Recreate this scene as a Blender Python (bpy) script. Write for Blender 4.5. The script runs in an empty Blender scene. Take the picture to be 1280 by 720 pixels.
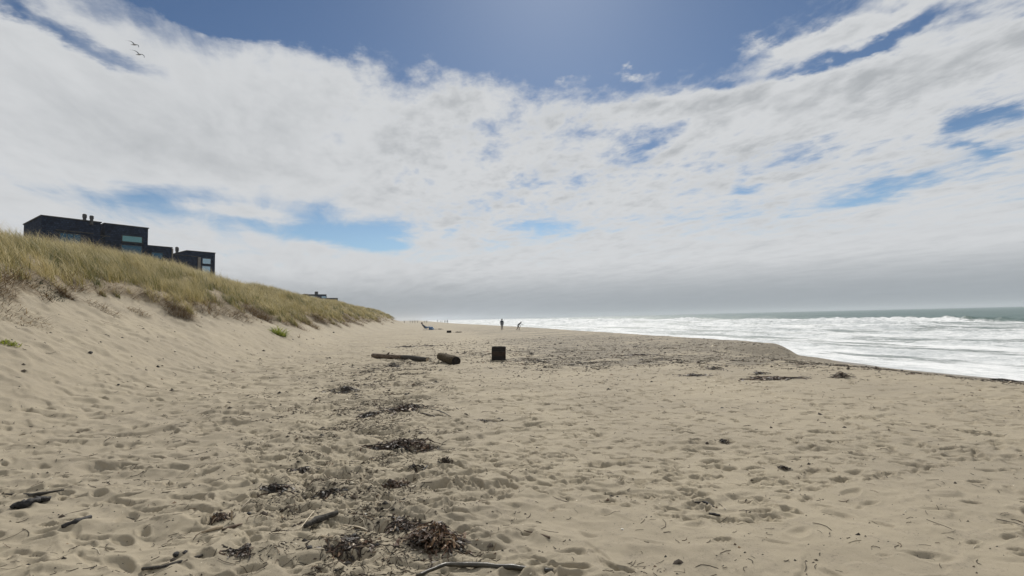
import bpy, bmesh, math, random
import numpy as np
from mathutils import Vector, Matrix

random.seed(7)
rng = np.random.default_rng(11)
R = math.radians
sc = bpy.context.scene
col = sc.collection

# ------------------------------------------------------------------ camera
EYE = 1.75
F_PX, CX, CY = 604.0, 640.0, 360.0
YAW, PITCH, ROLL = R(11.2), math.atan(37.5 / F_PX), R(1.35)
fw = Vector((math.sin(YAW) * math.cos(PITCH), math.cos(YAW) * math.cos(PITCH), math.sin(PITCH)))
r0 = Vector((math.cos(YAW), -math.sin(YAW), 0))
u0 = r0.cross(fw)
rt = r0 * math.cos(ROLL) - u0 * math.sin(ROLL)
up = u0 * math.cos(ROLL) + r0 * math.sin(ROLL)
cam_pos = Vector((0, 0, EYE))
cd = bpy.data.cameras.new('camera')
cam = bpy.data.objects.new('camera', cd)
col.objects.link(cam)
m = Matrix((rt, up, -fw)).transposed().to_4x4()
m.translation = cam_pos
cam.matrix_world = m
cd.sensor_width = 36
cd.lens = F_PX / 1280 * 36
cd.clip_start = 0.05
cd.clip_end = 40000
sc.camera = cam


def ray(px, py):
    """direction through a photograph point with unit depth along the view axis"""
    return fw + rt * ((px - CX) / F_PX) + up * ((CY - py) / F_PX)


def at_depth(px, py, d):
    return cam_pos + ray(px, py) * d


# ------------------------------------------------------------------ noise
_perm = np.random.default_rng(3).permutation(512).astype(np.int32)
_perm = np.concatenate([_perm, _perm])
_ga = np.random.default_rng(5).uniform(0, 2 * np.pi, 512)
_gx, _gy = np.cos(_ga), np.sin(_ga)


def perlin(x, y, seed=0):
    x = np.asarray(x, dtype=np.float64) + seed * 17.31
    y = np.asarray(y, dtype=np.float64) - seed * 9.77
    xi = np.floor(x).astype(np.int64); yi = np.floor(y).astype(np.int64)
    xf = x - xi; yf = y - yi
    u = xf * xf * xf * (xf * (xf * 6 - 15) + 10)
    v = yf * yf * yf * (yf * (yf * 6 - 15) + 10)

    def g(ix, iy, dx, dy):
        h = _perm[(_perm[ix & 511] + iy) & 511]
        return _gx[h] * dx + _gy[h] * dy
    a = g(xi, yi, xf, yf); b = g(xi + 1, yi, xf - 1, yf)
    c = g(xi, yi + 1, xf, yf - 1); d = g(xi + 1, yi + 1, xf - 1, yf - 1)
    return ((a + u * (b - a)) + v * ((c + u * (d - c)) - (a + u * (b - a)))) * 1.5


def fbm(x, y, octv=4, seed=0, gain=.5):
    s = 0; a = 1; f = 1; n = 0
    for i in range(octv):
        s = s + a * perlin(x * f, y * f, seed + i * 3); n += a
        a *= gain; f *= 2.03
    return s / n


def sst(a, b, x):
    t = np.clip((x - a) / (b - a), 0, 1)
    return t * t * (3 - 2 * t)


# ------------------------------------------------------------------ helpers
def tag(o, label=None, cat=None, group=None, kind=None):
    if label: o['label'] = label
    if cat: o['category'] = cat
    if group: o['group'] = group
    if kind: o['kind'] = kind
    return o


def link(name, me, mats=(), parent=None, smooth=False):
    me.name = name
    o = bpy.data.objects.new(name, me)
    col.objects.link(o)
    for mt in (mats if isinstance(mats, (list, tuple)) else [mats]):
        me.materials.append(mt)
    if smooth and len(me.polygons):
        me.polygons.foreach_set('use_smooth', np.ones(len(me.polygons), dtype=bool))
    if parent: o.parent = parent
    return o


def empty(name, loc=(0, 0, 0), rz=0.0):
    o = bpy.data.objects.new(name, None)
    o.empty_display_size = .2
    col.objects.link(o)
    o.location = loc
    o.rotation_euler = (0, 0, rz)
    return o


def np_mesh(name, verts, quads=None, tris=None, attrs=None):
    """fast mesh from arrays; attrs = {name: per-vertex float array}"""
    me = bpy.data.meshes.new(name)
    nv = len(verts)
    loops = []; starts = []; n = 0
    if quads is not None and len(quads):
        loops.append(np.asarray(quads, dtype=np.int32).ravel())
        starts.append(np.arange(len(quads), dtype=np.int32) * 4); n = len(quads) * 4
    if tris is not None and len(tris):
        loops.append(np.asarray(tris, dtype=np.int32).ravel())
        starts.append(n + np.arange(len(tris), dtype=np.int32) * 3)
    loops = np.concatenate(loops); starts = np.concatenate(starts)
    me.vertices.add(nv); me.loops.add(len(loops)); me.polygons.add(len(starts))
    me.vertices.foreach_set('co', np.ascontiguousarray(verts, dtype=np.float32).ravel())
    me.loops.foreach_set('vertex_index', loops)
    me.polygons.foreach_set('loop_start', starts)
    me.update(calc_edges=True)
    for k, a in (attrs or {}).items():
        at = me.attributes.new(k, 'FLOAT', 'POINT')
        at.data.foreach_set('value', np.ascontiguousarray(a, dtype=np.float32))
    return me


class MB:
    """collects simple shapes and builds one mesh"""
    def __init__(self):
        self.v = []; self.f = []; self.mi = []; self.t = []

    def add(self, v, f, mi=0, tint=0.5):
        b = len(self.v)
        self.v += [tuple(p) for p in v]
        self.t += [tint] * len(v)
        for q in f:
            self.f.append(tuple(b + i for i in q)); self.mi.append(mi)

    def box(self, c, s, rot=None, mi=0, bev=0.0):
        hx, hy, hz = (k / 2 for k in s)
        c = Vector(c)
        rot = rot or Matrix.Identity(3)
        v = [c + rot @ Vector((x, y, z)) for z in (-hz, hz) for y in (-hy, hy) for x in (-hx, hx)]
        f = [(0, 2, 3, 1), (4, 5, 7, 6), (0, 1, 5, 4), (2, 6, 7, 3), (0, 4, 6, 2), (1, 3, 7, 5)]
        self.add(v, f, mi)

    def tube(self, pts, rad, n=8, mi=0, cap=True, tint=0.5, rough=0.0):
        pts = [Vector(p) for p in pts]
        if not isinstance(rad, (list, tuple)): rad = [rad] * len(pts)
        v = []; k = len(pts)
        ref = Vector((0, 0, 1))
        for i, p in enumerate(pts):
            t = (pts[min(i + 1, k - 1)] - pts[max(i - 1, 0)])
            t = t.normalized() if t.length > 1e-9 else Vector((0, 0, 1))
            rf = ref if abs(t.dot(ref)) < .95 else Vector((1, 0, 0))
            a = t.cross(rf).normalized(); b = a.cross(t)
            for j in range(n):
                w = 2 * math.pi * j / n
                rr = rad[i] * (1 + rough * random.uniform(-1, 1))
                v.append(p + (a * math.cos(w) + b * math.sin(w)) * rr)
        f = []
        for i in range(k - 1):
            for j in range(n):
                f.append((i * n + j, i * n + (j + 1) % n, (i + 1) * n + (j + 1) % n, (i + 1) * n + j))
        if cap:
            f.append(tuple(reversed(range(n)))); f.append(tuple((k - 1) * n + j for j in range(n)))
        self.add(v, f, mi, tint)

    def build(self, name, mats, parent=None, smooth=False):
        me = bpy.data.meshes.new(name)
        me.from_pydata([tuple(p) for p in self.v], [], self.f)
        me.polygons.foreach_set('material_index', self.mi)
        at = me.attributes.new('tint', 'FLOAT', 'POINT')
        at.data.foreach_set('value', self.t)
        me.validate(); me.update()
        bm = bmesh.new(); bm.from_mesh(me)
        bmesh.ops.recalc_face_normals(bm, faces=bm.faces)
        bm.to_mesh(me); bm.free()
        return link(name, me, mats, parent, smooth)


# ------------------------------------------------------------------ materials
class X:
    """socket with arithmetic, for node building"""
    nt = None

    def __init__(self, s): self.s = s

    @staticmethod
    def op(o, a, b=None, c=None, clamp=False):
        n = X.nt.nodes.new('ShaderNodeMath'); n.operation = o; n.use_clamp = clamp
        for i, q in enumerate((a, b, c)):
            if q is None: continue
            if isinstance(q, X): X.nt.links.new(q.s, n.inputs[i])
            else: n.inputs[i].default_value = q
        return X(n.outputs[0])

    def __add__(s, o): return X.op('ADD', s, o)
    __radd__ = __add__
    def __sub__(s, o): return X.op('SUBTRACT', s, o)
    def __rsub__(s, o): return X.op('SUBTRACT', o, s)
    def __mul__(s, o): return X.op('MULTIPLY', s, o)
    __rmul__ = __mul__
    def __truediv__(s, o): return X.op('DIVIDE', s, o)

    def ramp(s, a, b, lo=0.0, hi=1.0):
        n = X.nt.nodes.new('ShaderNodeMapRange'); n.interpolation_type = 'SMOOTHSTEP'
        X.nt.links.new(s.s, n.inputs[0])
        for i, q in enumerate((a, b, lo, hi)): n.inputs[i + 1].default_value = q
        return X(n.outputs[0])


def node(t, **kw):
    n = X.nt.nodes.new(t)
    for k, v in kw.items(): setattr(n, k, v)
    return n


def lnk(a, b): X.nt.links.new(a.s if isinstance(a, X) else a, b)


def noise(vec, scale, detail=4, rough=.55, dist=0.0, out='Fac'):
    n = node('ShaderNodeTexNoise')
    n.inputs['Scale'].default_value = scale; n.inputs['Detail'].default_value = detail
    n.inputs['Roughness'].default_value = rough; n.inputs['Distortion'].default_value = dist
    if vec is not None: lnk(vec, n.inputs['Vector'])
    return X(n.outputs[out])


def mixc(f, a, b):
    n = node('ShaderNodeMix', data_type='RGBA')
    if isinstance(f, X): lnk(f, n.inputs[0])
    else: n.inputs[0].default_value = f
    for q, i in ((a, 6), (b, 7)):
        if isinstance(q, X): lnk(q, n.inputs[i])
        else: n.inputs[i].default_value = (*q, 1)
    return X(n.outputs[2])


def scaled(vec, s):
    n = node('ShaderNodeMapping'); n.inputs['Scale'].default_value = s
    lnk(vec, n.inputs['Vector'])
    return X(n.outputs[0])


def attr(name):
    n = node('ShaderNodeAttribute'); n.attribute_name = name
    return X(n.outputs['Fac'])


def new_mat(name):
    mt = bpy.data.materials.new(name); mt.use_nodes = True
    X.nt = mt.node_tree
    b = mt.node_tree.nodes['Principled BSDF']
    b.inputs['Roughness'].default_value = .8
    b.inputs['Specular IOR Level'].default_value = .3
    return mt, b


def obj_vec():
    return X(node('ShaderNodeTexCoord').outputs['Object'])


def pos_vec():
    return X(node('ShaderNodeNewGeometry').outputs['Position'])


def bump(b, h, strength, dist):
    n = node('ShaderNodeBump'); n.inputs['Strength'].default_value = strength
    n.inputs['Distance'].default_value = dist
    lnk(h, n.inputs['Height']); lnk(n.outputs[0], b.inputs['Normal'])
    return n


def simple(name, c1, c2, scale=8, rough=.8, spec=.3, bs=0.0, stretch=(1, 1, 1), use_tint=False, metallic=0.0):
    mt, b = new_mat(name)
    v = scaled(obj_vec(), stretch)
    n = noise(v, scale, 5, .6)
    f = n.ramp(.3, .7)
    c = mixc(f, c1, c2)
    lnk(c, b.inputs['Base Color'])
    b.inputs['Roughness'].default_value = rough
    b.inputs['Specular IOR Level'].default_value = spec
    b.inputs['Metallic'].default_value = metallic
    if bs: bump(b, n, bs, .01)
    return mt


def sand_material():
    mt, b = new_mat('sand')
    p = pos_vec()
    n1 = noise(p, .35, 5, .6)
    n2 = noise(p, 6, 6, .65)
    n3 = noise(p, 90, 3, .7)
    n4 = noise(p, 420, 2, .6)
    dry = mixc(n1.ramp(.3, .7), (.352, .304, .222), (.292, .253, .188))
    dry = mixc(n2.ramp(.45, .8) * .4, dry, (.235, .205, .165))
    # single darker grains
    grain = n4.ramp(.60, .72) * .35
    dry = mixc(grain, dry, (.14, .115, .09))
    crumb = (noise(p, 44, 3, .6) + (n2 - .5) * .5).ramp(.60, .70) * .42
    dry = mixc(crumb, dry, (.15, .125, .092))
    # heavy dark mineral sand and crumbled wrack mixed into the surface
    dk = attr('dark')
    dn = noise(p, 3.2, 7, .72)
    dsum = (dk + (dn - .5) * 1.5).ramp(.34, .66) * dk.ramp(.02, .2)
    fine = noise(p, 28, 4, .75).ramp(.42, .62)
    dry = mixc(dsum * (fine * .62 + .26), dry, (.085, .076, .063))
    rt_ = attr('root')
    rsum = (rt_ + (dn - .5) * 1.6).ramp(.45, .75) * rt_.ramp(.02, .2)
    dry = mixc(rsum * (fine * .55 + .2), dry, (.12, .078, .034))
    wet = attr('wet')
    c = mixc(wet, dry, (.19, .16, .122))
    lnk(c, b.inputs['Base Color'])
    lnk(wet.ramp(0, 1, .92, .35), b.inputs['Roughness'])
    b.inputs['Specular IOR Level'].default_value = .25
    h = n3 * .5 + n4 * .25 + n2 * .6
    bump(b, h, .7, .018)
    return mt


def water_material():
    mt, b = new_mat('sea_water')
    p = pos_vec()
    foam = attr('foam')
    st = scaled(p, (1, .5, 1))
    f1 = noise(st, .55, 7, .68)
    f2 = noise(scaled(p, (1, .8, 1)), 1.9, 7, .74, .6)
    f0 = noise(scaled(p, (1, .36, 1)), .13, 5, .62)
    tot = foam + (f0 - .5) * .7 + (f1 - .5) * 1.3 + (f2 - .5) * .95
    fm = tot.ramp(.38, .80)
    deep = attr('deep')
    wc = mixc(deep, (.15, .18, .168), (.036, .090, .077))
    fc = mixc((f2 * .45 + f1 * .35 + f0 * .4 - .1).ramp(.36, .62), (.40, .43, .44), (.80, .81, .81))
    lnk(mixc(fm, wc, fc), b.inputs['Base Color'])
    lnk(fm.ramp(0, 1, .32, .9), b.inputs['Roughness'])
    b.inputs['IOR'].default_value = 1.33
    b.inputs['Specular IOR Level'].default_value = .45
    h = noise(st, 1.6, 6, .7) * .6 + f1 * .6 + fm * .25
    bump(b, h, 1.0, .35)
    return mt


def tint_material(name, stops, rough=.75, trans=0.0, along=False, spec=.25):
    """colour per strand from the 'tint' attribute"""
    mt, b = new_mat(name)
    t = attr('tint')
    cr = node('ShaderNodeValToRGB')
    cr.color_ramp.interpolation = 'LINEAR'
    e = cr.color_ramp.elements
    while len(e) < len(stops): e.new(.5)
    for k, (pp, c) in enumerate(stops):
        e[k].position = pp; e[k].color = (*c, 1)
    lnk(t, cr.inputs[0])
    c = X(cr.outputs[0])
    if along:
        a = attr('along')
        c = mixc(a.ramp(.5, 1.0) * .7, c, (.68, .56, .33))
    lnk(c, b.inputs['Base Color'])
    b.inputs['Roughness'].default_value = rough
    b.inputs['Specular IOR Level'].default_value = spec
    if trans:
        tr = node('ShaderNodeBsdfTranslucent'); lnk(c, tr.inputs[0])
        mx = node('ShaderNodeMixShader'); mx.inputs[0].default_value = trans
        lnk(b.outputs[0], mx.inputs[1]); lnk(tr.outputs[0], mx.inputs[2])
        out = [n for n in mt.node_tree.nodes if n.type == 'OUTPUT_MATERIAL'][0]
        lnk(mx.outputs[0], out.inputs[0])
    return mt


M = {}
M['sand'] = sand_material()
M['water'] = water_material()
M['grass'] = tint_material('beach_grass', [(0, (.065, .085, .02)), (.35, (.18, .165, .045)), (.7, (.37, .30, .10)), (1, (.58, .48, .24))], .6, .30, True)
M['dead'] = tint_material('dead_grass', [(0, (.035, .019, .006)), (.5, (.15, .085, .027)), (.85, (.31, .205, .075)), (1, (.46, .35, .16))], .85, .25)
M['green'] = tint_material('green_leaf', [(0, (.10, .13, .02)), (.5, (.22, .27, .035)), (1, (.40, .42, .07))], .6, .35)
M['greygreen'] = tint_material('grey_green_leaf', [(0, (.025, .035, .022)), (.5, (.06, .078, .05)), (1, (.12, .14, .10))], .7, .15)
M['kelp'] = tint_material('kelp', [(0, (.012, .009, .006)), (.45, (.04, .024, .013)), (.75, (.085, .040, .018)), (.93, (.17, .10, .045)), (1, (.42, .34, .24))], .55, .0, False, .4)
M['litter'] = tint_material('wrack_litter', [(0, (.012, .010, .008)), (.6, (.05, .036, .024)), (.85, (.12, .072, .04)), (.95, (.24, .17, .10)), (1, (.55, .49, .38))], .8)
M['char'] = simple('charred_wood', (.012, .012, .013), (.05, .047, .045), 14, .7, .3, .8, (1, 4, 4))
M['ash_wood'] = simple('grey_weathered_wood', (.020, .018, .016), (.085, .078, .068), 16, .85, .2, .8, (1, 5, 5))
M['drift'] = simple('driftwood', (.036, .022, .014), (.17, .13, .098), 5, .85, .2, .7, (1, 3, 3))
M['drift_end'] = simple('driftwood_cut_end', (.24, .19, .13), (.40, .33, .24), 20, .9, .2, .3)
M['bark'] = simple('stump_bark', (.020, .014, .007), (.098, .076, .045), 9, .9, .2, .9, (1, 3, 3))
M['burnt'] = simple('dark_end', (.010, .008, .007), (.03, .024, .02), 12, .9, .2, .8)
M['twig'] = simple('bleached_twig', (.46, .38, .27), (.60, .53, .42), 14, .8)
M['stalk'] = simple('kelp_stalk', (.016, .014, .010), (.055, .046, .03), 12, .4, .5, .4)
M['plank'] = simple('scorched_plank', (.005, .004, .0035), (.018, .012, .009), 7, .75, .3, .7, (1, 1, 6))
M['rust_sun'] = simple('rust_sun_plank', (.009, .006, .004), (.045, .024, .014), 7, .75, .3, .7, (1, 1, 6))  # rust brown, with sun seen between the slats put into the colour
M['shingle'] = None
M['trim'] = simple('weathered_trim', (.13, .115, .10), (.22, .20, .18), 6)
M['flue'] = simple('dark_flue_metal', (.012, .012, .014), (.03, .03, .034), 10, .5, .5)
M['jacket'] = simple('navy_jacket', (.012, .016, .028), (.024, .03, .046), 20)
M['skin'] = simple('skin', (.36, .22, .16), (.42, .27, .20), 20, .6)
M['greycoat'] = simple('grey_coat', (.05, .052, .058), (.085, .088, .095), 20)
M['hair'] = simple('dark_hair', (.012, .009, .007), (.025, .019, .015), 30)
M['navycanvas'] = simple('navy_canvas', (.012, .022, .04), (.022, .036, .06), 30)
M['bluecloth'] = simple('blue_cloth', (.09, .17, .32), (.13, .23, .40), 14)
M['palecloth'] = simple('pale_cloth', (.42, .48, .52), (.52, .57, .60), 14)
M['alu'] = simple('aluminium_tube', (.55, .56, .57), (.65, .66, .67), 14, .4, .5, metallic=.7)
M['gull_grey'] = simple('gull_grey', (.28, .30, .34), (.36, .38, .42), 10)
M['gull_white'] = simple('gull_white', (.35, .35, .36), (.45, .45, .46), 10)
M['gull_beak'] = simple('gull_beak', (.40, .24, .05), (.46, .28, .06), 10)
M['shell'] = simple('shell_white', (.70, .66, .58), (.80, .77, .70), 30)


def shingle_material():
    mt, b = new_mat('dark_shingles')
    v = X(node('ShaderNodeTexCoord').outputs['Generated'])
    uv = X(node('ShaderNodeTexCoord').outputs['UV'])
    br = node('ShaderNodeTexBrick')
    lnk(uv, br.inputs['Vector'])
    br.inputs['Color1'].default_value = (.009, .018, .042, 1)
    br.inputs['Color2'].default_value = (.026, .044, .085, 1)
    br.inputs['Mortar'].default_value = (.005, .006, .009, 1)
    br.inputs['Scale'].default_value = 1
    br.inputs['Mortar Size'].default_value = .012
    br.inputs['Brick Width'].default_value = .22
    br.inputs['Row Height'].default_value = .2
    n = noise(obj_vec(), 1.3, 5, .7)
    c = mixc(n.ramp(.4, .7) * .55, X(br.outputs['Color']), (.005, .007, .013))
    lnk(c, b.inputs['Base Color'])
    b.inputs['Roughness'].default_value = .95
    b.inputs['Specular IOR Level'].default_value = .05
    bump(b, X(br.outputs['Fac']) * -1.0, .6, .02)
    return mt


M['shingle'] = shingle_material()


def glass_material(name, c):
    mt, b = new_mat(name)
    n = noise(obj_vec(), .8, 2)
    lnk(mixc(n, tuple(k * .75 for k in c), c), b.inputs['Base Color'])
    b.inputs['Metallic'].default_value = .75
    b.inputs['Roughness'].default_value = .12
    return mt


M['glass_teal'] = glass_material('teal_window_glass', (.12, .25, .26))
M['glass_blue'] = glass_material('blue_window_glass', (.025, .08, .125))
M['glass_sky'] = glass_material('sky_window_glass', (.34, .47, .55))

# ------------------------------------------------------------------ terrain
SEA = -1.4


def foot_x(Y): return -7.0 + .9 * perlin(Y / 16, 0, 4) + 4.6 * sst(55, 150, Y)


def grass_edge_z(X_, Y):
    """height on the dune front above which the grass grows"""
    z = 3.40 - 1.5 * sst(14, 48, Y) + .5 * sst(90, 150, Y)
    z = z - .75 * np.exp(-((Y - 27.5) / 1.4) ** 2) - .6 * np.exp(-((Y - 40) / 2.2) ** 2) - .6 * np.exp(-((Y - 59) / 2.8) ** 2)
    return z + .10 + .85 * perlin(Y / 5.5, X_ / 9, 21) + .65 * perlin(Y / 1.9, X_ / 3, 22)


def land(Xp, Y):
    xf = foot_x(Y)
    t = (xf - Xp) / 9.6
    k = .07
    sp = lambda q: k * np.logaddexp(0, q / k)
    ramp = sp(t) - sp(t - 1)
    zc = 5.35 + .58 * (1 - sst(60, 135, Y)) + .35 * perlin(Y / 13, Xp / 30, 6) + .18 * perlin(Y / 4.5, Xp / 9, 7)
    yend = 158 + np.maximum(0, -(Xp + 14)) * 1.6
    e = 1 - sst(0, 24, Y - yend + 14 + 2.5 * perlin(Xp / 5, Y / 9, 8))
    d = (zc * ramp + 1.7 * sst(1.3, 3.8, t) + .6 * sst(4, 9, t)) * (e * .93 + .07 * sst(.2, 3, t))
    # scarp below the grass: a little steeper where roots hold the edge
    ge = grass_edge_z(Xp, Y)
    d = d + .34 * np.tanh((d - ge) / .28) * sst(1.2, 2.4, d) * (1 - sst(4.3, 5, d)) * .6
    # down-slope gullies
    sl = sst(.05, .3, t) * (1 - sst(.75, 1.05, t))
    d = d + sl * (.16 * fbm(Y / 2.2 + Xp * .15, Xp / 7, 3, 31) + .07 * fbm((Y + Xp * .5) / .8, (Xp - Y * .5) / 2.6, 3, 33))
    # sea side
    crest = 18.7 + .5 * perlin(Y / 9, 3, 12) - 3.5 * sst(80, 230, Y)
    xa = Xp - 12.6
    za = -1.4 * np.maximum(0, xa) / 12.6 * sst(-1.5, 2.5, xa)
    xb = Xp - crest
    zb = .12 * sst(-6, -.3, xb) - .5 * sst(-.25, .45, xb) - np.maximum(0, xb) * .16
    w = sst(19.8, 22.4, Y + .6 * perlin(Xp / 2, 0, 14))
    s = za * (1 - w) + zb * w
    s = np.maximum(s, -5.0)
    return d + s


def flat_pt(px, py):
    d = ray(px, py)
    return cam_pos + d * (EYE / -d.z)


_wp = [flat_pt(*q) for q in [(395, 900), (392, 715), (402, 660), (410, 610), (428, 560), (452, 515), (474, 480), (492, 460), (512, 440), (530, 425)]]
WPX = np.array([q.x for q in _wp]); WPY = np.array([q.y for q in _wp])


def wrack_mask(Xp, Y):
    """drift line of litter running away from the camera, and the band across the middle beach"""
    c = np.interp(Y, WPY, WPX) + (.05 + .02 * Y) * perlin(Y / 2.1, 0, 41) + .12 * perlin(Y / .8, 0, 42)
    wid = (.50 + .060 * Y) * (1 + .45 * perlin(Y / 1.7, 9, 45))
    a = np.exp(-((Xp - c) / wid) ** 2) * (1 - sst(19, 27, Y)) * (.30 + .70 * sst(3.6, 6.5, Y))
    # dark band: starts right of the box and runs to the right-hand edge
    yb = 18.6 - .30 * np.maximum(Xp - 3.5, 0) + 1.0 * perlin(Xp / 3, 1, 43)
    b = np.exp(-((Y - yb) / (1.5 + .16 * np.abs(Xp - 4))) ** 2) * sst(1.5, 4.5, Xp) * (1 - sst(20, 27, Xp))
    c2 = np.exp(-((Y - 24.0 - 1.5 * perlin(Xp / 4, 5, 44)) / 4.5) ** 2) * sst(-2, 3, Xp) * (1 - sst(17, 20, Xp)) * .55
    ch = np.exp(-((Y - 18.6) / 3.2) ** 2 - ((Xp - 5.0) / 1.9) ** 2) * 1.1
    c3 = np.exp(-((Y - 34) / 7) ** 2) * sst(-3, 0, Xp) * (1 - sst(14, 19, Xp)) * .35
    return a, np.maximum(np.maximum(b, c2), np.maximum(c3, ch))


def detail(Xp, Y, r):
    t = (foot_x(Y) - Xp) / 9.6
    flat = 1 - sst(-.05, .25, t)
    trampled = 1 - sst(-1.5, 4.0, Xp + .12 * Y * 0 - .35 * perlin(Y / 5, Xp / 5, 55) * 3)
    wa, wb = wrack_mask(Xp, Y)
    sea = sst(15.5, 18, Xp)
    q = sst(60, 200, r)
    amp = (1 - q)
    h = .05 * fbm(Xp / 3.4, Y / 3.4, 3, 51)
    # large soft hummocks of trampled dry sand (left), lower relief on the right
    hum = fbm(Xp / .62 + .3 * perlin(Y / .9, Xp / .9, 58), Y / .55, 4, 52, .48)
    h = h + hum * (.026 + .052 * trampled) * (1 - .6 * sea)
    rid = 1 - np.abs(perlin(Xp / 1.1 + .4 * perlin(Xp, Y, 60), (Y + .45 * Xp) / .55, 53))
    h = h + .045 * trampled * rid ** 2.2 * (1 - .5 * sst(.3, .8, t))
    # wind hummocks on the slope
    sl = sst(.0, .2, t)
    h = h + sl * (.045 * fbm((Xp + .55 * Y) / 1.1, (Y - .55 * Xp) / .42, 3, 61))
    # crumbly lumps in the wrack
    lump = fbm(Xp / .085, Y / .085, 3, 54, .6)
    wm = np.clip(wa + wb * .8, 0, 1)
    h = h + wm * (.013 * lump + .012 * fbm(Xp / .23, Y / .23, 2, 56))
    # broken crust edges
    cr = perlin(Xp / .75, Y / .33 + .5 * perlin(Xp / .4, Y / .4, 57), 59)
    h = h + (.009 + .015 * trampled + .006 * wm) * (.55 + .45 * sst(3, 7, r)) * flat * np.tanh(cr * 22) * sst(-.05, .3, perlin(Xp / 1.9, Y / 1.5, 62)) * (1 - sea * .7)
    cr2 = perlin(Xp / .38, Y / .17 + .6 * perlin(Xp / .3, Y / .3, 63), 64)
    h = h + (.006 + .007 * trampled) * flat * np.tanh(cr2 * 14) * sst(.05, .4, perlin(Xp / 1.1, Y / .9, 65)) * (1 - sea * .6)
    h = h + .010 * fbm(Xp / .16, Y / .13, 3, 66, .6) * sst(-.2, .4, perlin(Xp / 1.6, Y / 1.3, 67))
    return h * amp


# polar sheet, finest in front of the camera
az_f = np.arange(-56, 80.01, .11)
az_b = np.arange(80.01 + 3, 360 - 56 - 1, 3.0)
AZ = np.radians(np.concatenate([az_f, az_b]))
r_a = np.array([.02, .2, .5, .9, 1.2, 1.4])
r_b = np.concatenate([np.exp(np.arange(math.log(1.5), math.log(26), .0037)), np.exp(np.arange(math.log(26.1), math.log(95), .0055))])
r_c = np.exp(np.arange(math.log(r_b[-1] * 1.02), math.log(6500), .022))
RR = np.concatenate([r_a, r_b, r_c])
NA, NR = len(AZ), len(RR)
rg, ag = np.meshgrid(RR, AZ, indexing='ij')
TX = rg * np.sin(ag); TY = rg * np.cos(ag)
TZ = land(TX, TY) + detail(TX, TY, rg)

# footprints and scuffs pressed into the sand
lnR = np.log(RR)


def press(px_, py_, la, lb, yaw, depth, rim=.3, steep=.35):
    r = math.hypot(px_, py_); a = math.atan2(px_, py_)
    if r < 1.6 or r > 80: return
    ext = max(la, lb) * 1.6
    i0, i1 = np.searchsorted(RR, [r - ext, r + ext])
    da = ext / r
    if a - da < AZ[0] or a + da > math.radians(80): return
    j0 = int((a - da - AZ[0]) / math.radians(.11)); j1 = int((a + da - AZ[0]) / math.radians(.11)) + 2
    if i1 - i0 < 2 or j1 - j0 < 2: return
    dx = TX[i0:i1, j0:j1] - px_; dy = TY[i0:i1, j0:j1] - py_
    c, s = math.cos(yaw), math.sin(yaw)
    u = (dx * c + dy * s) / la; v = (-dx * s + dy * c) / lb
    ang = np.arctan2(v, u)
    ph = (px_ * 13.7 + py_ * 7.1)
    q = np.sqrt(u * u + v * v) * (1 + .13 * np.sin(2 * ang + ph) + .09 * np.sin(3 * ang + ph * 1.7))
    dent = 1 - sst(1 - steep, 1.05, q)
    TZ[i0:i1, j0:j1] += -depth * dent * (1 + .25 * u) + rim * depth * np.exp(-((q - 1.18) / .17) ** 2)


def in_view(x, y):
    a = math.degrees(math.atan2(x, y))
    return -46 < a < 72


# trails of single prints on the smoother right-hand sand
for k in range(40):
    x = random.uniform(-1, 17); y = random.uniform(2.5, 20)
    hd = random.choice([random.gauss(.12, .25), random.gauss(-1.1, .5), random.gauss(3.2, .3)])
    for s in range(random.randint(8, 22)):
        hd += random.gauss(0, .05)
        x += math.sin(hd) * .66; y += math.cos(hd) * .66
        sd = (-1) ** s * .10
        if 2 < y < 32 and -5 < x < 17:
            dp_ = random.uniform(.025, .055); tw = hd + random.gauss(0, .15); stp = random.choice((.4, .6, .8))
            qx, qy = x + sd * math.cos(hd), y - sd * math.sin(hd)
            press(qx + .055 * math.sin(tw), qy + .055 * math.cos(tw), random.uniform(.048, .06), random.uniform(.075, .095), -tw, dp_, .3, stp)
            press(qx - .095 * math.sin(tw), qy - .095 * math.cos(tw), .037, .05, -tw, dp_ * random.uniform(.7, 1.2), .25, stp)
# random scuffs, denser on the left and middle
for k in range(5600):
    r = math.exp(random.uniform(math.log(2.2), math.log(45)))
    a = R(random.uniform(-42, 66))
    x, y = r * math.sin(a), r * math.cos(a)
    if x > 17 or foot_x(y) - x > 7.5: continue
    if x > 1.0 and random.random() < (.72 if r < 8 else .5): continue
    if r < 9 and random.random() < .25: continue
    s = random.uniform(.6, 1.3)
    slope = float(foot_x(y) - x)
    dep = random.choice((.016, .024, .034, .055)) * random.uniform(.7, 1.25) * (1 if slope < .5 else .6)
    press(x, y, .115 * s * random.uniform(.7, 1.5), .05 * s * random.uniform(.7, 1.3), random.gauss(-.35, .5), dep * (.6 if r < 5 else 1), random.uniform(.05, .3), random.choice((.3, .7, .9, .95)))

# short sharp scuffs over the firmer middle and right-hand sand
for k in range(5200):
    r = math.exp(random.uniform(math.log(3.0), math.log(34)))
    a = R(random.uniform(-18, 66))
    x, y = r * math.sin(a), r * math.cos(a)
    if x > 17 or x < -2.5: continue
    if float(perlin(x / 2.6, y / 2.6, 88)) < -.18: continue
    g = .8 + min(.7, r / 30)
    press(x, y, random.uniform(.05, .12) * g, random.uniform(.022, .045) * g, random.gauss(-.35, .4), random.uniform(.016, .036), random.uniform(.1, .4), random.choice((.3, .5, .8)))

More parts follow.
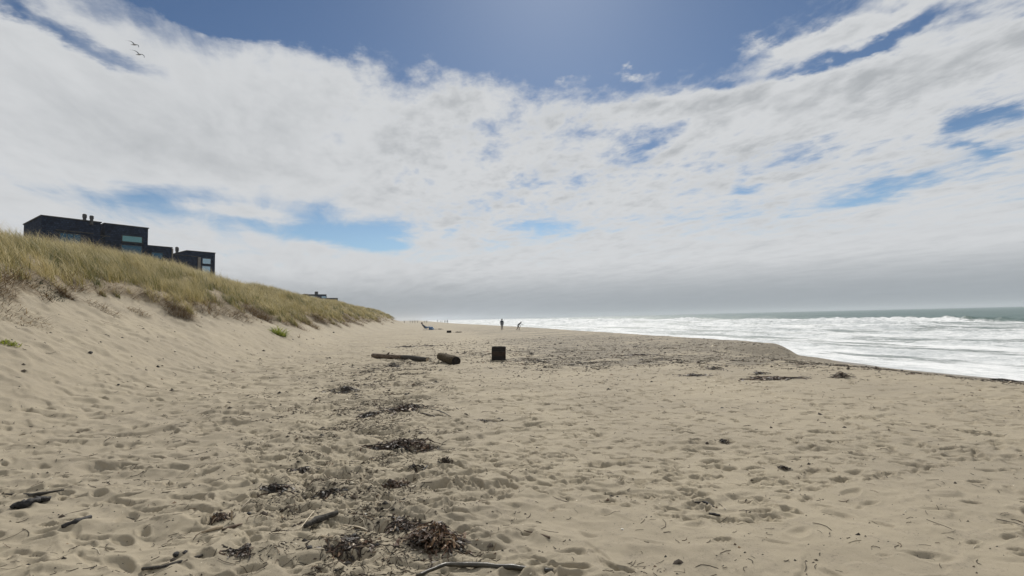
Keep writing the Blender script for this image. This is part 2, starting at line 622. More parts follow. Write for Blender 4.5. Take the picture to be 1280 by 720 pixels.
WET = sst(-.62, -1.0, TZ + .10 * fbm(TX / 3, TY / 3, 2, 71)) * (TX > 10)
wa, wb = wrack_mask(TX, TY)
DARK = np.clip(.34 * wa * np.clip(.6 + 1.6 * fbm(TX / .55, TY / .4, 3, 74), .1, 1.6) + .85 * wb * np.clip(.7 + 1.3 * fbm(TX / 1.8, TY / .9, 3, 75), .2, 1.5), 0, 1)
# thin drift lines of dark grains along the berm
lines = np.clip(fbm(TX / 7, TY / 1.4, 4, 73) * 1.5, 0, 1) * sst(4, 8, TX) * sst(16, 20, TY) * (1 - sst(60, 120, TY))
DARK = np.clip(DARK + .65 * lines, 0, .95)
DARK = np.clip(DARK + .42 * sst(15, 24, TY + .25 * TX) * sst(2, 9, TX) * (1 - sst(90, 200, TY)), 0, .95)
# brown root litter below the grass edge
ge = grass_edge_z(TX, TY)
ROOT = .8 * np.exp(-((TZ - ge + .05) / .4) ** 2) * (TX < -6) * (TY > -5) * (TY < 180)
ROOT = np.clip(ROOT + .95 * sst(0, .3, TZ - ge) * (TX < -6), 0, .95)

def gz(x, y):
    """height of the finished sand sheet"""
    r = max(math.hypot(x, y), 1.6); a = math.atan2(x, y)
    i = int(np.clip(np.searchsorted(RR, r) - 1, 0, NR - 2)); t = (r - RR[i]) / (RR[i + 1] - RR[i])
    if AZ[0] <= a < R(80):
        fj = (a - AZ[0]) / R(.11); j = min(int(fj), len(az_f) - 2); s = fj - j
        return float((TZ[i, j] * (1 - s) + TZ[i, j + 1] * s) * (1 - t) + (TZ[i + 1, j] * (1 - s) + TZ[i + 1, j + 1] * s) * t)
    return float(land(np.array([x]), np.array([y]))[0])


def hit(px, py):
    """where the sight line of a photograph point meets the sand"""
    d = ray(px, py).normalized()
    s = 1.5; prev = s
    while s < 900:
        p = cam_pos + d * s
        if p.z < gz(p.x, p.y): break
        prev = s; s *= 1.012
    for _ in range(14):
        mid = (prev + s) / 2; p = cam_pos + d * mid
        if p.z < gz(p.x, p.y): s = mid
        else: prev = mid
    p = cam_pos + d * s
    return Vector((p.x, p.y, gz(p.x, p.y)))


def px_size(p):
    return (p - cam_pos).dot(fw) / F_PX



def drift_up(px, py, hgt, lx, ly, rot=0.0):
    """wind-blown sand heaped against something lying here"""
    p = hit(px, py)
    r = math.hypot(p.x, p.y); a = math.atan2(p.x, p.y); ext = 3 * max(lx, ly)
    i0, i1 = np.searchsorted(RR, [r - ext, r + ext])
    j0 = int((a - ext / r - AZ[0]) / R(.11)); j1 = int((a + ext / r - AZ[0]) / R(.11)) + 1
    j0 = max(j0, 0); j1 = min(j1, len(az_f))
    dx, dy = TX[i0:i1, j0:j1] - p.x, TY[i0:i1, j0:j1] - p.y
    c, s_ = math.cos(rot), math.sin(rot)
    u, v = dx * c + dy * s_, -dx * s_ + dy * c
    TZ[i0:i1, j0:j1] += hgt * np.exp(-(u / lx) ** 2 - (v / ly) ** 2) * (1 + .5 * perlin(dx / .3, dy / .3, 77))


for q in [(480, 450.5, .06, .5, .15), (505, 452, .05, .6, .15), (528, 454, .04, .4, .15), (556, 454, .07, .4, .2), (572, 457.5, .05, .3, .15),
          (617, 451, .05, .3, .2), (629, 451, .035, .25, .2), (30, 636, .035, .16, .06), (60, 630, .03, .14, .05), (95, 657, .03, .14, .06)]:
    drift_up(*q)

idx = np.arange(NR * NA).reshape(NR, NA)
jn = np.roll(np.arange(NA), -1)
quads = np.stack([idx[:-1, :], idx[:-1, jn], idx[1:, jn], idx[1:, :]], -1).reshape(-1, 4)
tv = np.stack([TX, TY, TZ], -1).reshape(-1, 3)
cap = np.stack([np.zeros(NA - 2, int), np.arange(2, NA), np.arange(1, NA - 1)], -1)
me = np_mesh('beach_sand', tv, quads[:, ::-1], cap[:, ::-1], {'wet': WET.ravel(), 'dark': DARK.ravel(), 'root': ROOT.ravel()})
sand = link('beach_sand', me, M['sand'], None, True)
tag(sand, 'pale beach sand with footprints rising into the dune', None, None, 'structure')
if sand.data.polygons[len(quads) // 3].normal.z < 0: sand.data.flip_normals()


# ------------------------------------------------------------------ sea
sz_f = np.arange(-8, 84.01, .13)
sz_b = np.arange(88, 350, 4.0)
SA = np.radians(np.concatenate([sz_f, sz_b]))
SR = np.concatenate([np.exp(np.arange(math.log(17), math.log(1500), .0075)), np.exp(np.arange(math.log(1530), math.log(8000), .06))])
sr, sa = np.meshgrid(SR, SA, indexing='ij')
SX = sr * np.sin(sa); SY = sr * np.cos(sa)
mea = 5 * fbm(SY / 60, SX / 90, 3, 81)
sx = SX + mea
outer = 112 + .13 * np.clip(SY, 0, 1000) + 10 * fbm(SY / 45, SX / 200, 3, 82)
SZ = np.zeros_like(SX)
FO = np.zeros_like(SX)
# breaking bores running to the beach
for k, (xc, hgt, L) in enumerate([(36, .12, 3), (47, .22, 4), (60, .35, 5), (76, .5, 6), (97, .62, 7), (121, .85, 8), (150, .75, 9), (185, .6, 10), (225, .5, 12)]):
    xc_ = xc + 4.5 * fbm(SY / 38, k * 3.3 + SX * 0, 3, 90 + k)
    u = SX - xc_
    am = np.clip(.55 + 1.0 * fbm(SY / 30, SX * 0 + k * 7.1, 3, 110 + k), 0, 1.4)
    if k > 5: am = am * sst(40, 330, SY + 30 * k - 180)
    prof = np.where(u < 0, np.exp(-(u / (L * .25)) ** 2), np.exp(-(u / (L * 1.3)) ** 2))
    SZ += 1.7 * hgt * am * prof
    rough = hgt * am * np.exp(-(u / L) ** 2)
    SZ += rough * 1.1 * fbm(SX / 1.6, SY / 2.2, 4, 130 + k)
    FO += am * (.55 * np.exp(-((u + L * .3) / (L * .6)) ** 2) - .30 * np.exp(-((u - L * .9) / (L * .7)) ** 2) * sst(34, 60, SX))
near_ = np.clip(1 - sst(-6, 6, SX - outer), 0, 1)
FO += near_ * (.65 + .14 * sst(30, 24, SX) + .42 * fbm(SX / 7, SY / 18, 4, 140) + .3 * fbm(SX / 2.5, SY / 14, 3, 147))
FO += .25 * sst(34, 26, SX)
# open-water swell, chop and a few white caps
far_ = 1 - near_
SZ += far_ * (.28 * np.sin((SX + .25 * SY + 9 * fbm(SX / 80, SY / 80, 2, 141)) / 6.5) + .30 * fbm(SX / 7, SY / 12, 4, 142)) * (1 - sst(900, 3000, sr))
SZ += near_ * .06 * fbm(SX / 1.3, SY / 2, 3, 143) * sst(28, 45, SX)
cap_n = fbm(SX / 4.5, SY / 16, 4, 144)
FO += far_ * (-.35 + .95 * sst(.42, .62, cap_n) + .22 * sst(20, 0, SX - outer))
SZ = SZ * sst(22, 40, SX + 6) + SEA + .28 * sst(33, 24, SX + 1.0 * fbm(SY / 7, SX / 7, 3, 146))
DP = np.clip(far_ * .75 + .3, 0, 1)
idx = np.arange(SX.size).reshape(SX.shape)
jn = np.roll(np.arange(SX.shape[1]), -1)
quads = np.stack([idx[:-1, :], idx[:-1, jn], idx[1:, jn], idx[1:, :]], -1).reshape(-1, 4)
me = np_mesh('sea_water', np.stack([SX, SY, SZ], -1).reshape(-1, 3), quads[:, ::-1], None, {'foam': FO.ravel(), 'deep': DP.ravel()})
sea = link('sea_water', me, M['water'], None, True)
if sea.data.polygons[100].normal.z < 0: sea.data.flip_normals()
tag(sea, 'grey green sea with white breaking surf', None, None, 'structure')

# ------------------------------------------------------------------ grass
WIND = Vector((-.86, .30, 0)).normalized()


def blades(bx, by, bz, length, width, lean, yaw, tint, levels=4, droop=.35):
    """arrays of blades -> verts, quads, tris, tint, along"""
    n = len(bx)
    verts = np.zeros((n, levels * 2 - 1, 3)); al = np.zeros((n, levels * 2 - 1))
    dx = np.cos(yaw); dy = np.sin(yaw)
    wy = yaw + np.pi / 2 + rng.normal(0, .7, n)
    for l in range(levels):
        s = l / (levels - 1)
        horiz = length * (np.sin(lean) * s + droop * s ** 2.2)
        vert = length * (np.cos(lean) * s - droop * .55 * s ** 2.6)
        cx = bx + dx * horiz; cy = by + dy * horiz; cz = bz + vert
        w = width * (1 - .75 * s) * .5
        if l < levels - 1:
            for q, sg in ((0, -1), (1, 1)):
                verts[:, l * 2 + q] = np.stack([cx + sg * np.cos(wy) * w, cy + sg * np.sin(wy) * w, cz], -1)
                al[:, l * 2 + q] = s
        else:
            verts[:, l * 2] = np.stack([cx, cy, cz], -1); al[:, l * 2] = 1
    base = (np.arange(n) * (levels * 2 - 1))[:, None]
    qs = []
    for l in range(levels - 2):
        qs.append(base + np.array([[l * 2, l * 2 + 1, l * 2 + 3, l * 2 + 2]]))
    k = (levels - 2) * 2
    tr = base + np.array([[k, k + 1, k + 2]])
    return verts.reshape(-1, 3), np.concatenate(qs), tr, np.repeat(tint, levels * 2 - 1), al.ravel()


def tuft_field():
    P = []
    def gen(n, y0, y1, nb, w, lmin, lmax):
        Y = rng.uniform(y0, y1, n); Xo = rng.uniform(-2.5, 24, n)
        Xp = foot_x(Y) - Xo
        Z = land(Xp, Y)
        cover = Z - grass_edge_z(Xp, Y)
        clump = fbm(Xp / 1.0, Y / 1.0, 3, 151) * 1.2
        keep = (cover + .55 * clump > .12) & (clump > -.20 + .1 * (Xo > 14)) & (Z > 1.1)
        for x, y, z, cv, cl in zip(Xp[keep], Y[keep], Z[keep], cover[keep], clump[keep]):
            P.append((x, y, z, nb, w, lmin, lmax, cv, cl))
    gen(15500, 6, 32, 24, .013, .75, 1.35)
    gen(13000, 32, 62, 17, .020, .75, 1.3)
    gen(11000, 62, 110, 10, .036, .7, 1.25)
    gen(6500, 110, 182, 8, .06, .6, 1.0)
    return P


P = tuft_field()
nb = np.array([p[3] for p in P])
rep = lambda k: np.repeat(np.array([p[k] for p in P]), nb)
N = nb.sum()
tx, ty, tz = rep(0), rep(1), rep(2)
spread = rng.normal(0, .085, (2, N)) * (1 + rep(4) * 12)
bx, by = tx + spread[0], ty + spread[1]
tuft_t = np.repeat(rng.normal(0, .21, len(P)), nb)
patch = fbm(tx / 4.5, ty / 4.5, 3, 161)
tint = np.clip(.54 + tuft_t * 1.5 + .42 * patch + rng.normal(0, .2, N), 0, 1)
tuft_len = np.repeat(rng.uniform(.75, 1.2, len(P)), nb)
length = rng.uniform(0, 1, N) * (rep(6) - rep(5)) * .75 + rep(5) * .9
length = length * tuft_len * np.clip(.62 + .5 * rep(7), .55, 1.0) * np.clip(.95 + .75 * rep(8), .55, 1.5)
wyaw = math.atan2(WIND.y, WIND.x)
yaw = wyaw + rng.normal(0, .75, N)
lean = np.abs(rng.normal(.36, .22, N))
tz = tz - .05
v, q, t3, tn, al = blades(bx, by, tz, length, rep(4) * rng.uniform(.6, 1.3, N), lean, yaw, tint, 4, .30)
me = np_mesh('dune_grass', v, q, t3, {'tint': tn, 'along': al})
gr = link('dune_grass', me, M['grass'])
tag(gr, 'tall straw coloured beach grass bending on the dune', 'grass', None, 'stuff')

# brown dead thatch and roots under the grass edge
n = 170000
Y = rng.uniform(6, 170, n); Y = 6 + (Y - 6) * rng.uniform(.05, 1, n)
Xp = foot_x(Y) - rng.uniform(1.5, 10, n)
Z = land(Xp, Y); cv = Z - grass_edge_z(Xp, Y) + .3 * fbm(Xp / 1.2, Y / 1.2, 3, 171)
hang = perlin(Y / 2.2, Xp / 6, 172)
k = (cv > -.42 - .45 * hang) & (cv < .40) & (Z > 1) & (fbm(Xp / .8, Y / .8, 2, 173) + .25 * hang > .02)
Xp, Y, Z = Xp[k], Y[k], Z[k]; n = len(Xp)
sc_ = 1 + Y / 60
v, q, t3, tn, al = blades(Xp, Y, Z + .02, rng.uniform(.2, .62, n) * np.sqrt(sc_), rng.uniform(.006, .014, n) * sc_, rng.uniform(.7, 1.75, n),
                          rng.normal(0.0, 1.1, n), np.clip(rng.normal(.36, .27, n), 0, 1), 4, .25)
me = np_mesh('dead_grass_thatch', v, q, t3, {'tint': tn})
th = link('dead_grass_thatch', me, M['dead'])
tag(th, 'brown dead grass and roots under the grass edge of the dune', 'thatch', None, 'stuff')


def tuft_obj(name, label, cat, mat, px, py, n, lmin, lmax, width, rad, lean, yaw0, yspread, tint0, tsd, group=None, droop=.3, rad_y=None, drop=0.0):
    p = hit(px, py)
    if rad < 0:
        k_ = px_size(p); rad, lmin, lmax, width = -rad * k_, lmin * k_, lmax * k_, width * k_
        if rad_y: rad_y *= k_
    a = rng.uniform(0, 2 * np.pi, n); rr = np.sqrt(rng.uniform(0, 1, n))
    dx = np.cos(a) * rr * rad; dy = np.sin(a) * rr * (rad_y or rad)
    zz = np.array([gz(p.x + x, p.y + y) for x, y in zip(dx, dy)]) - p.z - .02 - drop
    v, q, t3, tn, al = blades(dx, dy, zz, rng.uniform(lmin, lmax, n), width * rng.uniform(.6, 1.3, n), np.abs(rng.normal(lean, .35, n)),
                              yaw0 + rng.normal(0, yspread, n), np.clip(rng.normal(tint0, tsd, n), 0, 1), 5, droop)
    o = link(name, np_mesh(name, v, q, t3, {'tint': tn, 'along': al}), mat)
    o.location = p
    return tag(o, label, cat, group)


LEE = wyaw
tuft_obj('green_plant', 'bright yellow green plant alone on the sand below brown hanging roots', 'plant', M['green'], 349, 418, 190, 4, 15, 1.1, -8, .75, 0, 2.6, .55, .25, None, .25)
tuft_obj('green_plant', 'small yellow green creeper at the far left edge of the slope', 'plant', M['green'], 11, 430, 200, 3, 8, 1.2, -12, .9, 0, 2.6, .6, .25, None, .3, 6)
tuft_obj('creeper_mat', 'grey green creeping mat where the grass ends at upper left', 'plant', M['greygreen'], 54, 361, 500, .05, .16, .03, .6, 1.0, 0, 2.6, .5, .25, None, .3, .5)
for (label, px, py, n, l0, l1, rd) in [
    ('brown tufted dead clump by itself below the grass at upper left', 80, 368, 320, .2, .55, .25),
    ('wide dark dead clump draped over the bank below the second house', 222, 392, 800, .3, .8, .6),
    ('low dead clump under the grass edge beneath the big house', 128, 386, 260, .15, .4, .55),
    ('ragged dead clump lying between the wide dark one and low one', 170, 390, 260, .15, .4, .5),
    ('dead clump hanging at the bank just above the green plant', 322, 396, 900, .35, .9, .9),
    ('dark brown dead clump hanging below the far low house', 398, 400, 800, .5, 1.2, .9),
    ('flat brown mat of dead stems at the left edge of slope', 14, 394, 600, .1, .34, .9),
    ('thin dead clump below the grass near the far end of dune', 432, 397, 600, .5, 1.3, 1.2),
]:
    tuft_obj('dead_grass_clump', label, 'grass clump', M['dead'], px, py, n, l0, l1, .013 if n < 850 else .018, rd, 1.3, -.25, .9, .36, .24, 'dead grass clumps on the dune face', .35)
for (label, px, py) in [('lone green blade tuft standing below the tall grass edge', 129, 370), ('short sparse tuft on bare sand right of the lone one', 148, 372)]:
    tuft_obj('grass_tuft', label, 'grass tuft', M['grass'], px, py, 60, .25, .6, .012, .10, .25, LEE, .9, .4, .2, 'single grass tufts on the dune face')
tuft_obj('dry_weed', 'thin dry weed sprig on sand right of the green plant', 'weed', M['dead'], 374, 422, 14, .2, .5, .02, .05, .4, 0, 2.5, .3, .2)

# ------------------------------------------------------------------ kelp and drift things
def strand(p0, heading, length, rad, n=7, wig=.5, lift=0.0, base=None):
    pts = []; x, y = p0
    for i in range(n):
        s = i / (n - 1)
        z = gz(x, y) + rad * .6 + lift * math.sin(math.pi * min(1, s * 1.2)) * random.uniform(.5, 1)
        pts.append((x, y, z))
        heading += random.gauss(0, wig)
        x += math.cos(heading) * length / n; y += math.sin(heading) * length / n
    return pts


def rel(pts, o): return [(p[0] - o.x, p[1] - o.y, p[2] - o.z) for p in pts]


def ribbon(mb, pts, w, tint):
    v = []; k = len(pts)
    for i in range(k):
        a = Vector(pts[max(0, i - 1)]); b = Vector(pts[min(k - 1, i + 1)])
        t = (b - a).normalized(); n_ = Vector((-t.y, t.x, random.uniform(-.8, .8))).normalized()
        ww = w * (.35 + .65 * math.sin(math.pi * (i + .5) / k)) * random.uniform(.7, 1.2)
        v += [Vector(pts[i]) - n_ * ww / 2, Vector(pts[i]) + n_ * ww / 2]
    mb.add(v, [(i * 2, i * 2 + 1, i * 2 + 3, i * 2 + 2) for i in range(k - 1)], 0, tint)


def kelp(label, px, py, wpx, aspect, n, hgt, yaw=0.0, red=.35, tails=(), cat='kelp', group='kelp clumps on the beach', mat='kelp', fine=1.0):
    p = hit(px, py); s = px_size(p)
    L = wpx * s / 2; W = L * aspect
    mb = MB()
    c, sn = math.cos(yaw), math.sin(yaw)
    rdir = Vector((rt.x, rt.y)).normalized()
    yaw0 = math.atan2(rdir.y, rdir.x) + yaw
    for i in range(n):
        rr = min(abs(random.gauss(0, .46)), 1.0); aa = random.uniform(0, 2 * math.pi)
        u, w_ = rr * math.cos(aa) * L, rr * math.sin(aa) * W
        x = p.x + u * math.cos(yaw0) - w_ * math.sin(yaw0); y = p.y + u * math.sin(yaw0) + w_ * math.cos(yaw0)
        hd = yaw0 + random.gauss(0, 1.1) + random.choice((0, math.pi))
        le = min(L * random.uniform(.25, .8), .5)
        pts = rel(strand((x, y), hd, le, .004, 6, .65, 0), p)
        k = .75 * hgt * max(0, 1 - rr ** 1.5) * random.uniform(.15, 1.0)
        pts = [(q[0], q[1], q[2] + k * (1 - .5 * abs(j / 2.5 - 1)) + random.uniform(0, .25) * hgt * (1 - min(rr, 1))) for j, q in enumerate(pts)]
        t = min(1, max(0, random.gauss(red, .25)))
        if random.random() < .035: t = .97
        if random.random() < .5: ribbon(mb, pts, random.uniform(.012, .04) * min(1.6, .6 + L) * fine, t)
        else: mb.tube(pts, random.uniform(.002, .006) * min(2, .7 + L) * fine, 4, 0, False, t)
    for (tx_, ty_, rad) in tails:
        e = hit(tx_, ty_)
        pts = []
        for i in range(12):
            q = p.lerp(e, i / 11); ox = math.sin(i * 1.1) * .012 * (e - p).length
            x, y = q.x + ox * .3, q.y + ox
            pts.append((x - p.x, y - p.y, gz(x, y) - p.z + rad * .7))
        mb.tube(pts, [rad * (1.2 - .9 * i / 11) for i in range(12)], 6, 0, True, .25, .2)
    o = mb.build('kelp_clump', M[mat])
    o.location = p
    return tag(o, label, cat, group)


kelp('big rust brown kelp heap lying in front of the bent dark stalk', 545, 676, 96, .55, 330, .13, -.35, .5, [(605, 692, .006)])
kelp('frayed dark kelp strip trailing left from the big rust brown heap', 505, 655, 75, .4, 130, .04, -.25, .35)
kelp('long brown kelp roll, second clump up from the big rust heap', 500, 557, 92, .35, 260, .10, 0, .4)
kelp('short kelp clump crossing the right end of long kelp roll', 532, 562, 42, .5, 90, .08, -.5, .45)
kelp('brown kelp clump with one long tail pointing right', 507, 512, 62, .5, 200, .12, .08, .4, [(562, 520, .014)])
kelp('dark kelp clump with a tail curling left beside the tailed one', 460, 520, 36, .5, 100, .09, .15, .2, [(438, 526, .012)])
kelp('dark knot of kelp above the charred grey stick', 412, 618, 46, .6, 120, .06, 0, .2)
kelp('reddish ring of weed right of the dark knot', 495, 607, 40, .6, 200, .03, .3, .55)
kelp('short black weed streak alone right of the tailed clump', 603, 527, 26, .4, 60, .05, -.1, .15)
kelp('small dark weed bundle right of the long kelp roll', 556, 580, 24, .5, 60, .06, -.4, .3)
kelp('olive weed smear pressed flat below the long kelp roll', 520, 583, 34, .3, 50, .02, -.3, .1)
kelp('dark litter tangle on the left edge of the drift line', 375, 588, 50, .45, 60, .03, .1, .25)
kelp('weed tangle at the foot of the smooth left slope', 345, 612, 55, .5, 90, .03, -.1, .2)
kelp('low weed heap below the sticks at lower left', 300, 690, 48, .5, 60, .03, .1, .25)
kelp('crumbled brown weed trail near the bottom left of the heap', 430, 683, 100, .20, 70, .02, .2, .45)
kelp('black kelp patch in front of the long driftwood log', 490, 459, 32, .55, 120, .09, -.15, .1)
kelp('small weed scraps left of the black kelp patch', 467, 462, 14, .6, 40, .06, 0, .2)
kelp('brown kelp mound on the right of the mid beach', 1052, 471.5, 28, .6, 130, .16, 0, .4)
kelp('long thin kelp line left of the brown mound', 965, 474.5, 96, .16, 190, .06, .03, .5)
kelp('dark kelp lump up the beach from the thin kelp line', 893, 462, 28, .5, 90, .12, .1, .2)
kelp('brown kelp scatter beneath the dark kelp lump', 866, 470, 44, .35, 100, .07, 0, .3)
kelp('kelp wisp over the left end of the thin kelp line', 950, 467, 30, .3, 70, .07, 0, .2)
kelp('blackish kelp ridge at the far right edge by the water', 1256, 476.5, 48, .3, 140, .10, -.05, .25)
kelp('orange brown weed line on the upper middle beach', 795, 444, 62, .2, 120, .06, 0, .5)
kelp('dark weed line beyond the cut log', 505, 434, 44, .3, 110, .10, -.05, .25)
kelp('thin weed line just behind the cut log', 540, 433, 34, .25, 70, .08, .05, .25)
kelp('small black kelp lump right of the wooden box', 664, 443.5, 12, .5, 50, .16, 0, .1)
kelp('distant dark weed strip right of the beach chair', 549, 412, 17, .12, 70, .28, 0, .1)
kelp('distant weed strip right of the small dark crate', 573, 415.8, 17, .15, 60, .22, 0, .15)
kelp('lone bristly weed tuft on the right sand', 980, 587, 22, .5, 55, .05, 0, .15)
kelp('lone dark weed tuft up and left of the bristly one', 905, 553, 22, .5, 55, .05, 0, .1)
kelp('weed crumbs at the left middle drift line', 430, 490, 50, .35, 110, .05, .1, .2)


def ground_stick(name, label, cat, pxs, rad, mats, bury=.25, n=9, seg=9, group=None, wob=.15, taper=(.8, 1.0, .85), rough=.1, ends=None, part_end=None):
    """a stick or log lying on the sand through photograph points"""
    P_ = [hit(*q) for q in pxs]
    o_ = (P_[0] + P_[-1]) / 2
    pts = []
    for i in range(seg):
        s = i / (seg - 1) * (len(P_) - 1); k = min(int(s), len(P_) - 2)
        p = P_[k].lerp(P_[k + 1], s - k)
        pts.append(Vector((p.x + random.uniform(-wob, wob) * rad, p.y + random.uniform(-wob, wob) * rad, p.z)))
    # straight stiff wood: heights smoothed along its length
    z0, z1 = pts[0].z, pts[-1].z
    for i, p in enumerate(pts):
        s = i / (seg - 1)
        p.z = .5 * p.z + .5 * (z0 + (z1 - z0) * s) + rad * (1 - bury) + random.uniform(-wob, wob) * rad * .5
    mid = seg // 2
    rads = []
    for i in range(seg):
        s = i / (seg - 1)
        a = taper[0] + (taper[1] - taper[0]) * s * 2 if s < .5 else taper[1] + (taper[2] - taper[1]) * (s - .5) * 2
        rads.append(rad * a * random.uniform(.92, 1.08))
    pts = [p - o_ for p in pts]
    if ends:
        root = empty(name, o_)
        mb = MB(); mb.tube(pts, rads, n, 0, True, .5, rough); mb.build('trunk', mats, root, True)
        for e in ends:
            i, j = (0, 1) if e == 0 else (seg - 1, seg - 2)
            d = (pts[i] - pts[j]).normalized()
            mb = MB(); mb.tube([pts[i] + d * .004, pts[i] + d * .018], [rads[i] * .93, rads[i] * .86], n, 0, True, .5, .05)
            mb.build('cut_end', part_end, root, False)
        return tag(root, label, cat, group)
    mb = MB(); mb.tube(pts, rads, n, 0, True, .5, rough)
    o = mb.build(name, mats, None, True); o.location = o_
    return tag(o, label, cat, group)


# the long log: pale brown left half and dark grey right half
def long_log():
    a, b = hit(466, 448.2), hit(534, 452.6)
    o_ = (a + b) / 2
    root = empty('driftwood_log', o_)
    pts = []; seg = 15
    s = px_size(o_)
    for i in range(seg):
        t = i / (seg - 1); p = a.lerp(b, t) - o_
        bow = (.10 * math.sin(t * 7.5) - .03) * .5
        pts.append(Vector((p.x, p.y + bow * .4, gz(p.x + o_.x, p.y + o_.y) * 0 + .10 - bow * .35 + .05 * (1 - t))))
    rads = [.125, .13, .14, .135, .13, .135, .125, .115, .12, .13, .135, .13, .12, .115, .105]
    rads = [r * .80 for r in rads]
    mb = MB(); mb.tube(pts[:9], rads[:9], 11, 0, True, .5, .10); mb.build('trunk', M['drift'], root, True)
    mb = MB(); mb.tube([pts[8] - (pts[9] - pts[8]) * .25] + pts[9:], [rads[8] * .9] + rads[9:], 11, 0, True, .5, .12)
    d = mb.build('dark_trunk', M['ash_wood'], root, True); tag(d, 'dark grey weathered half of the log')
    e = (pts[-1] - pts[-2]).normalized()
    mb = MB(); mb.tube([pts[-1] + e * .003, pts[-1] + e * .02], [.080, .074], 11, 0, True, .5, .05)
    mb.build('cut_end', M['drift_end'], root)
    # a stub of a branch
    mb = MB(); mb.tube([pts[4] + Vector((0, -.02, .08)), pts[4] + Vector((.1, -.05, .19))], [.05, .03], 7, 0, True, .5, .15)
    mb.build('branch_stub', M['drift'], root, True)
    tag(root, 'long driftwood log with pale left half and dark right half', 'log')


long_log()


def cut_log():
    b = hit(570, 456); s = px_size(b)
    a = hit(550, 452.6)
    o_ = (a + b) / 2
    root = empty('driftwood_log', o_)
    d = (b - a); d.z = 0; Ln = d.length; d.normalize()
    rad = .195
    pts = []; seg = 8
    for i in range(seg):
        t = i / (seg - 1)
        p = a.lerp(b, t) - o_
        pts.append(Vector((p.x, p.y, rad * .78 + .10 * (1 - t) - .03 * t)))
    mb = MB(); mb.tube(pts, [rad * k for k in (.72, .8, .84, .9, .93, .96, 1.0, .98)], 14, 0, True, .5, .10)
    mb.build('trunk', M['bark'], root, True)
    e = (pts[-1] - pts[-2]).normalized()
    mb = MB(); mb.tube([pts[-1] + e * .004, pts[-1] + e * .03], [rad * .96, rad * .88], 14, 0, True, .5, .06)  # end face in a near-black brown
    tag(mb.build('cut_end', M['burnt'], root), 'dark round end of the log')
    e2 = (pts[0] - pts[1]).normalized()
    mb = MB(); mb.tube([pts[0] + e2 * .004, pts[0] + e2 * .02], [rad * .7, rad * .62], 14, 0, True, .5, .06)
    mb.build('cut_end', M['burnt'], root)
    tag(root, 'short thick cut log with a dark end facing right', 'log')


cut_log()


def plank_box(px0, px1, pyb, hgt_px, label, name, rows, rust_sun_rows, tilt=0.0):
    p = hit((px0 + px1) / 2, pyb); s = px_size(p)
    w = (px1 - px0) * s * .97; h = hgt_px * s; dp = w * .95
    rz = math.atan2(rt.y, rt.x) + .05
    root = empty(name, (p.x, p.y, p.z - .015), rz)
    root.rotation_euler = (0, tilt, rz)
    rh = h / rows
    th = .03
    for side in range(4):
        # front, back, left, right panels of stacked planks
        for r_ in range(rows):
            z = (r_ + .5) * rh
            m_ = M['rust_sun'] if (side in (0, 3) and r_ in rust_sun_rows) else M['plank']  # brown bands paint the sun glimpsed through the slat gaps
            mb = MB()
            j = random.uniform(-.004, .004)
            if side == 0: mb.box((0, th / 2 + j, z), (w, th, rh * .965), Matrix.Rotation(random.uniform(-.006, .006), 3, 'Y'))
            if side == 1: mb.box((0, dp - th / 2 + j, z), (w, th, rh * .965))
            if side == 2: mb.box((-w / 2 + th / 2 + j, dp / 2, z), (th, dp - 2 * th - .006, rh * .965))
            if side == 3: mb.box((w / 2 - th / 2 + j, dp / 2, z), (th, dp - 2 * th - .006, rh * .965))
            mb.build('plank', m_, root)
    for sx_ in (-1, 1):
        for yy in (th + .025, dp - th - .025):
            mb = MB(); mb.box((sx_ * (w / 2 - th - .027), yy, h * .49), (.045, .045, h * .97))
            mb.build('corner_post', M['plank'], root)
    # sand and ash inside
    mb = MB(); mb.box((0, dp / 2, .07), (w - 2 * th - .01, dp - 2 * th - .01, .12))
    mb.build('bottom_board', M['burnt'], root)
    return tag(root, label, 'box')


plank_box(614.3, 632.4, 450.4, 17.0, 'square scorched wooden box standing open on the mid beach', 'wooden_box', 6, (2, 3), .03)
plank_box(558.3, 564.0, 416.0, 2.9, 'small low dark crate beyond the driftwood logs', 'wooden_crate', 2, ())

ground_stick('charred_stick', 'blue grey charred stick beside the dark knot of kelp', 'stick', [(381, 661), (400, 653), (421, 645)], .026, M['ash_wood'], .1, 9, 9, None, .25, (.6, 1.15, .8), .14)
ground_stick('charred_log', 'short black charred log half buried at the lower left', 'log', [(14, 636), (36, 631), (62, 625)], .040, M['char'], .4, 11, 15, None, .45, (.45, 1.15, .5), .32)
ground_stick('charred_stick', 'forked grey stick lying just behind the black charred log', 'stick', [(6, 619), (40, 619), (80, 614)], .016, M['ash_wood'], .2, 7, 9, None, .4, (.5, 1.4, .4), .25)
ground_stick('charred_log', 'burnt wood edge poking from a sand hollow below the charred log', 'log', [(78, 659), (95, 653), (112, 648)], .028, M['char'], .7, 8, 7, None, .3, (.6, 1.1, .6), .25)
ground_stick('kelp_stalk', 'thick bent dark stalk across the bottom of the view', 'kelp stalk', [(520, 722), (556, 714), (590, 711), (640, 712), (692, 717)], .017, M['stalk'], .1, 9, 21, None, .3, (.6, 1.15, .95), .16)
ground_stick('stick', 'long grey stick at the bottom left beneath the charcoal lumps', 'stick', [(178, 713), (210, 707), (254, 696)], .014, M['ash_wood'], .2, 7, 9, None, .3, (.7, 1.1, .6), .15)
ground_stick('stick', 'tan split stick at the bottom of the twig pile', 'stick', [(252, 667), (266, 663), (279, 660)], .013, M['drift_end'], .1, 6, 6, None, .3, (.5, 1.1, .8), .2)
ground_stick('stick', 'brown stick flat on sand right of the tan one', 'stick', [(277, 664), (292, 660), (303, 656)], .011, M['drift'], .2, 6, 6, None, .3, (.8, 1.1, .5), .2)
